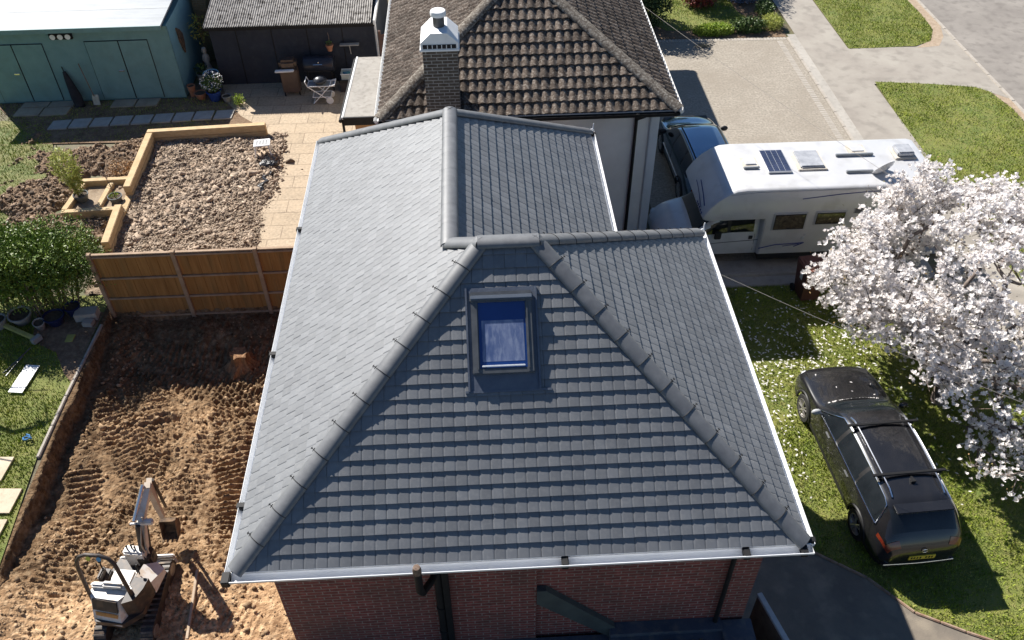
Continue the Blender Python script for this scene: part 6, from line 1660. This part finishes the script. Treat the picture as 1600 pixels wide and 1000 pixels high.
# blossoms: cup of petals round short twig ends
nb_per = rng.integers(6, 32, len(cl))
lowness = ss(-cl[:, 2], -1.5, -.7) + ss(-(cl[:, 1] + 11.9), -11.6, -10.4) * .8
nb_per = np.maximum(2, (nb_per * (1 - .72 * np.clip(lowness, 0, 1))).astype(int))
Bc = np.repeat(cl, nb_per, axis=0) + rng.normal(0, .105, (nb_per.sum(), 3)) * np.array([1, 1, .75])
nb2 = len(Bc)
up_ = rng.normal(0, .55, (nb2, 3)) + np.array([0, 0, 1.0]); up_ /= np.linalg.norm(up_, axis=1)[:, None]
sx_ = np.cross(up_, rng.normal(0, 1, (nb2, 3))); sx_ /= np.linalg.norm(sx_, axis=1)[:, None]; sy_ = np.cross(up_, sx_)
NP_ = 7; opn = rng.uniform(.35, 1.25, nb2); sz_ = rng.uniform(.052, .088, nb2)
PV = []
for k in range(NP_):
    a = 2 * PI * k / NP_ + rng.normal(0, .2, nb2); o2 = opn * (1 if k % 2 else .7) + rng.normal(0, .15, nb2)
    rd = sx_ * np.cos(a)[:, None] + sy_ * np.sin(a)[:, None]; td = -sx_ * np.sin(a)[:, None] + sy_ * np.cos(a)[:, None]
    dr = rd * np.sin(o2)[:, None] + up_ * np.cos(o2)[:, None]
    s1 = sz_[:, None]
    PV.append(np.stack([Bc, Bc + dr * s1 * .6 + td * s1 * .34, Bc + dr * s1 + rd * s1 * .15, Bc + dr * s1 * .6 - td * s1 * .34], 1))
PV = np.concatenate(PV).reshape(-1, 3)
from_arrays("blossom", PV, np.arange(len(PV)).reshape(-1, 4), m_petal, mg, rnd=np.tile(rng.uniform(0, 1, nb2), NP_))
lc = cl[rng.integers(0, len(cl), 2600)]
leaves(2600, lambda n: lc[:n] + rng.normal(0, .19, (n, 3)), .06, M("bud_leaf", (.13, .13, .035), (.26, .16, .08), scale=4, tint=.4), "young_leaves", mg)
tw = MB()
for q in cl[rng.integers(0, len(cl), 1300)]:
    q = Vector(q); a = random.uniform(0, 6.3); l = random.uniform(.12, .35)
    tw.rod(q, q + Vector((math.cos(a) * l, math.sin(a) * l, random.uniform(-.15, .25))), .008, 3, .003, caps=False)
tw.build("twigs", m_twig, mg, uv=False)["kind"] = "stuff"
# fallen petals
n = 900
px_ = np.concatenate([rng.normal(7.2, 1.1, n), rng.uniform(5.2, 11.5, 260)]); py_ = np.concatenate([rng.normal(12.9, 1.25, n), rng.uniform(9, 15.8, 260)])
k = (px_ > 5.0) & (px_ < 11.6) & (py_ < 15.8) & (py_ > 8.6) & ~((px_ > 6.55) & (px_ < 8.5) & (py_ < 12.6) & (py_ > 7.9)); px_, py_ = px_[k], py_[k]; n = len(px_)
a = rng.uniform(0, 6.3, n); l = rng.uniform(.025, .05, n); w_ = l * .45
c0 = np.stack([px_, py_, np.full(n, .05)], 1); d = np.stack([np.cos(a), np.sin(a), rng.uniform(-.2, .3, n)], 1) * l[:, None]; e = np.stack([-np.sin(a), np.cos(a), rng.uniform(-.2, .2, n)], 1) * w_[:, None]
V = np.stack([c0 - d, c0 + e, c0 + d, c0 - e], 1).reshape(-1, 3)
o = from_arrays("fallen_petals", V, np.arange(4 * n).reshape(-1, 4), m_petal, rnd=rng.uniform(0, 1, n)); tag(o, "white petals scattered over the shaded lawn between the house and the dark estate car", "petals", kind="stuff")
n = 46
xx = rng.uniform(-.62, .68, n); yy = np.where(rng.uniform(0, 1, n) < .85, 1.12 - .05 * (xx / .6) ** 2, rng.uniform(1.2, 2.0, n))
zz = np.array([lf.at(float(y), 5 - abs(float(x)) / .72 * 1.9).z for x, y in zip(xx, yy)]) + .02
mt = est.matrix_world if False else Matrix.Translation(est.location) @ Matrix.Rotation(math.radians(2.5), 4, 'Z') @ Matrix.Scale(.96, 4)
Pw = np.array([tuple(mt @ Vector(p)) for p in zip(xx, yy, zz)])
a = rng.uniform(0, 6.3, n); l = rng.uniform(.018, .035, n)
d = np.stack([np.cos(a), np.sin(a), np.zeros(n)], 1) * l[:, None]; e = np.stack([-np.sin(a), np.cos(a), np.zeros(n)], 1) * (l * .5)[:, None]
V = np.stack([Pw - d, Pw + e, Pw + d, Pw - e], 1).reshape(-1, 3)
o = from_arrays("bonnet_petals", V, np.arange(4 * n).reshape(-1, 4), m_petal, rnd=rng.uniform(0, 1, n)); tag(o, "white petals caught on the bonnet and wiper cowl of the dark estate car", "petals", kind="stuff")
# bare tree just left of the view, its shadow falls on the left lawn
bt = thing("bare_tree", "small leafless tree left of the lawn that throws thin branch shadows", "tree", (-13.2, 15.6, 0))
T2 = [(random.gauss(.4, .9), random.gauss(-.3, .9), random.uniform(2.4, 4.4)) for _ in range(26)]
nd, pr_, ct, lf_ = grow([(0, 0, -.1), (.1, -.05, .8), (.25, -.1, 1.6)], T2, .4)
tree_mesh(nd, pr_, ct, .09, .5, .012).build("trunk", m_twig, bt, smooth='all', uv=False)
# round tree beyond the front garden that shades it
gt2 = thing("garden_tree", "leafy tree beyond the front garden behind the driveway", "tree", (8.0, 36.4, 0))
T3 = [tuple(p) for p in ball((0, 0, 3.6), (1.8, 1.6, 1.2), .2)(60)]
nd, pr_, ct, lf_ = grow([(0, 0, -.1), (.05, 0, .9), (0, .1, 1.9)], T3, .4)
tree_mesh(nd, pr_, ct, .12).build("trunk", m_twig, gt2, smooth='all', uv=False)
leaves(9000, superblob((0, 0, 3.6), (1.9, 1.7, 1.3), .5, 2.2), .12, m_leafd, "foliage", gt2)
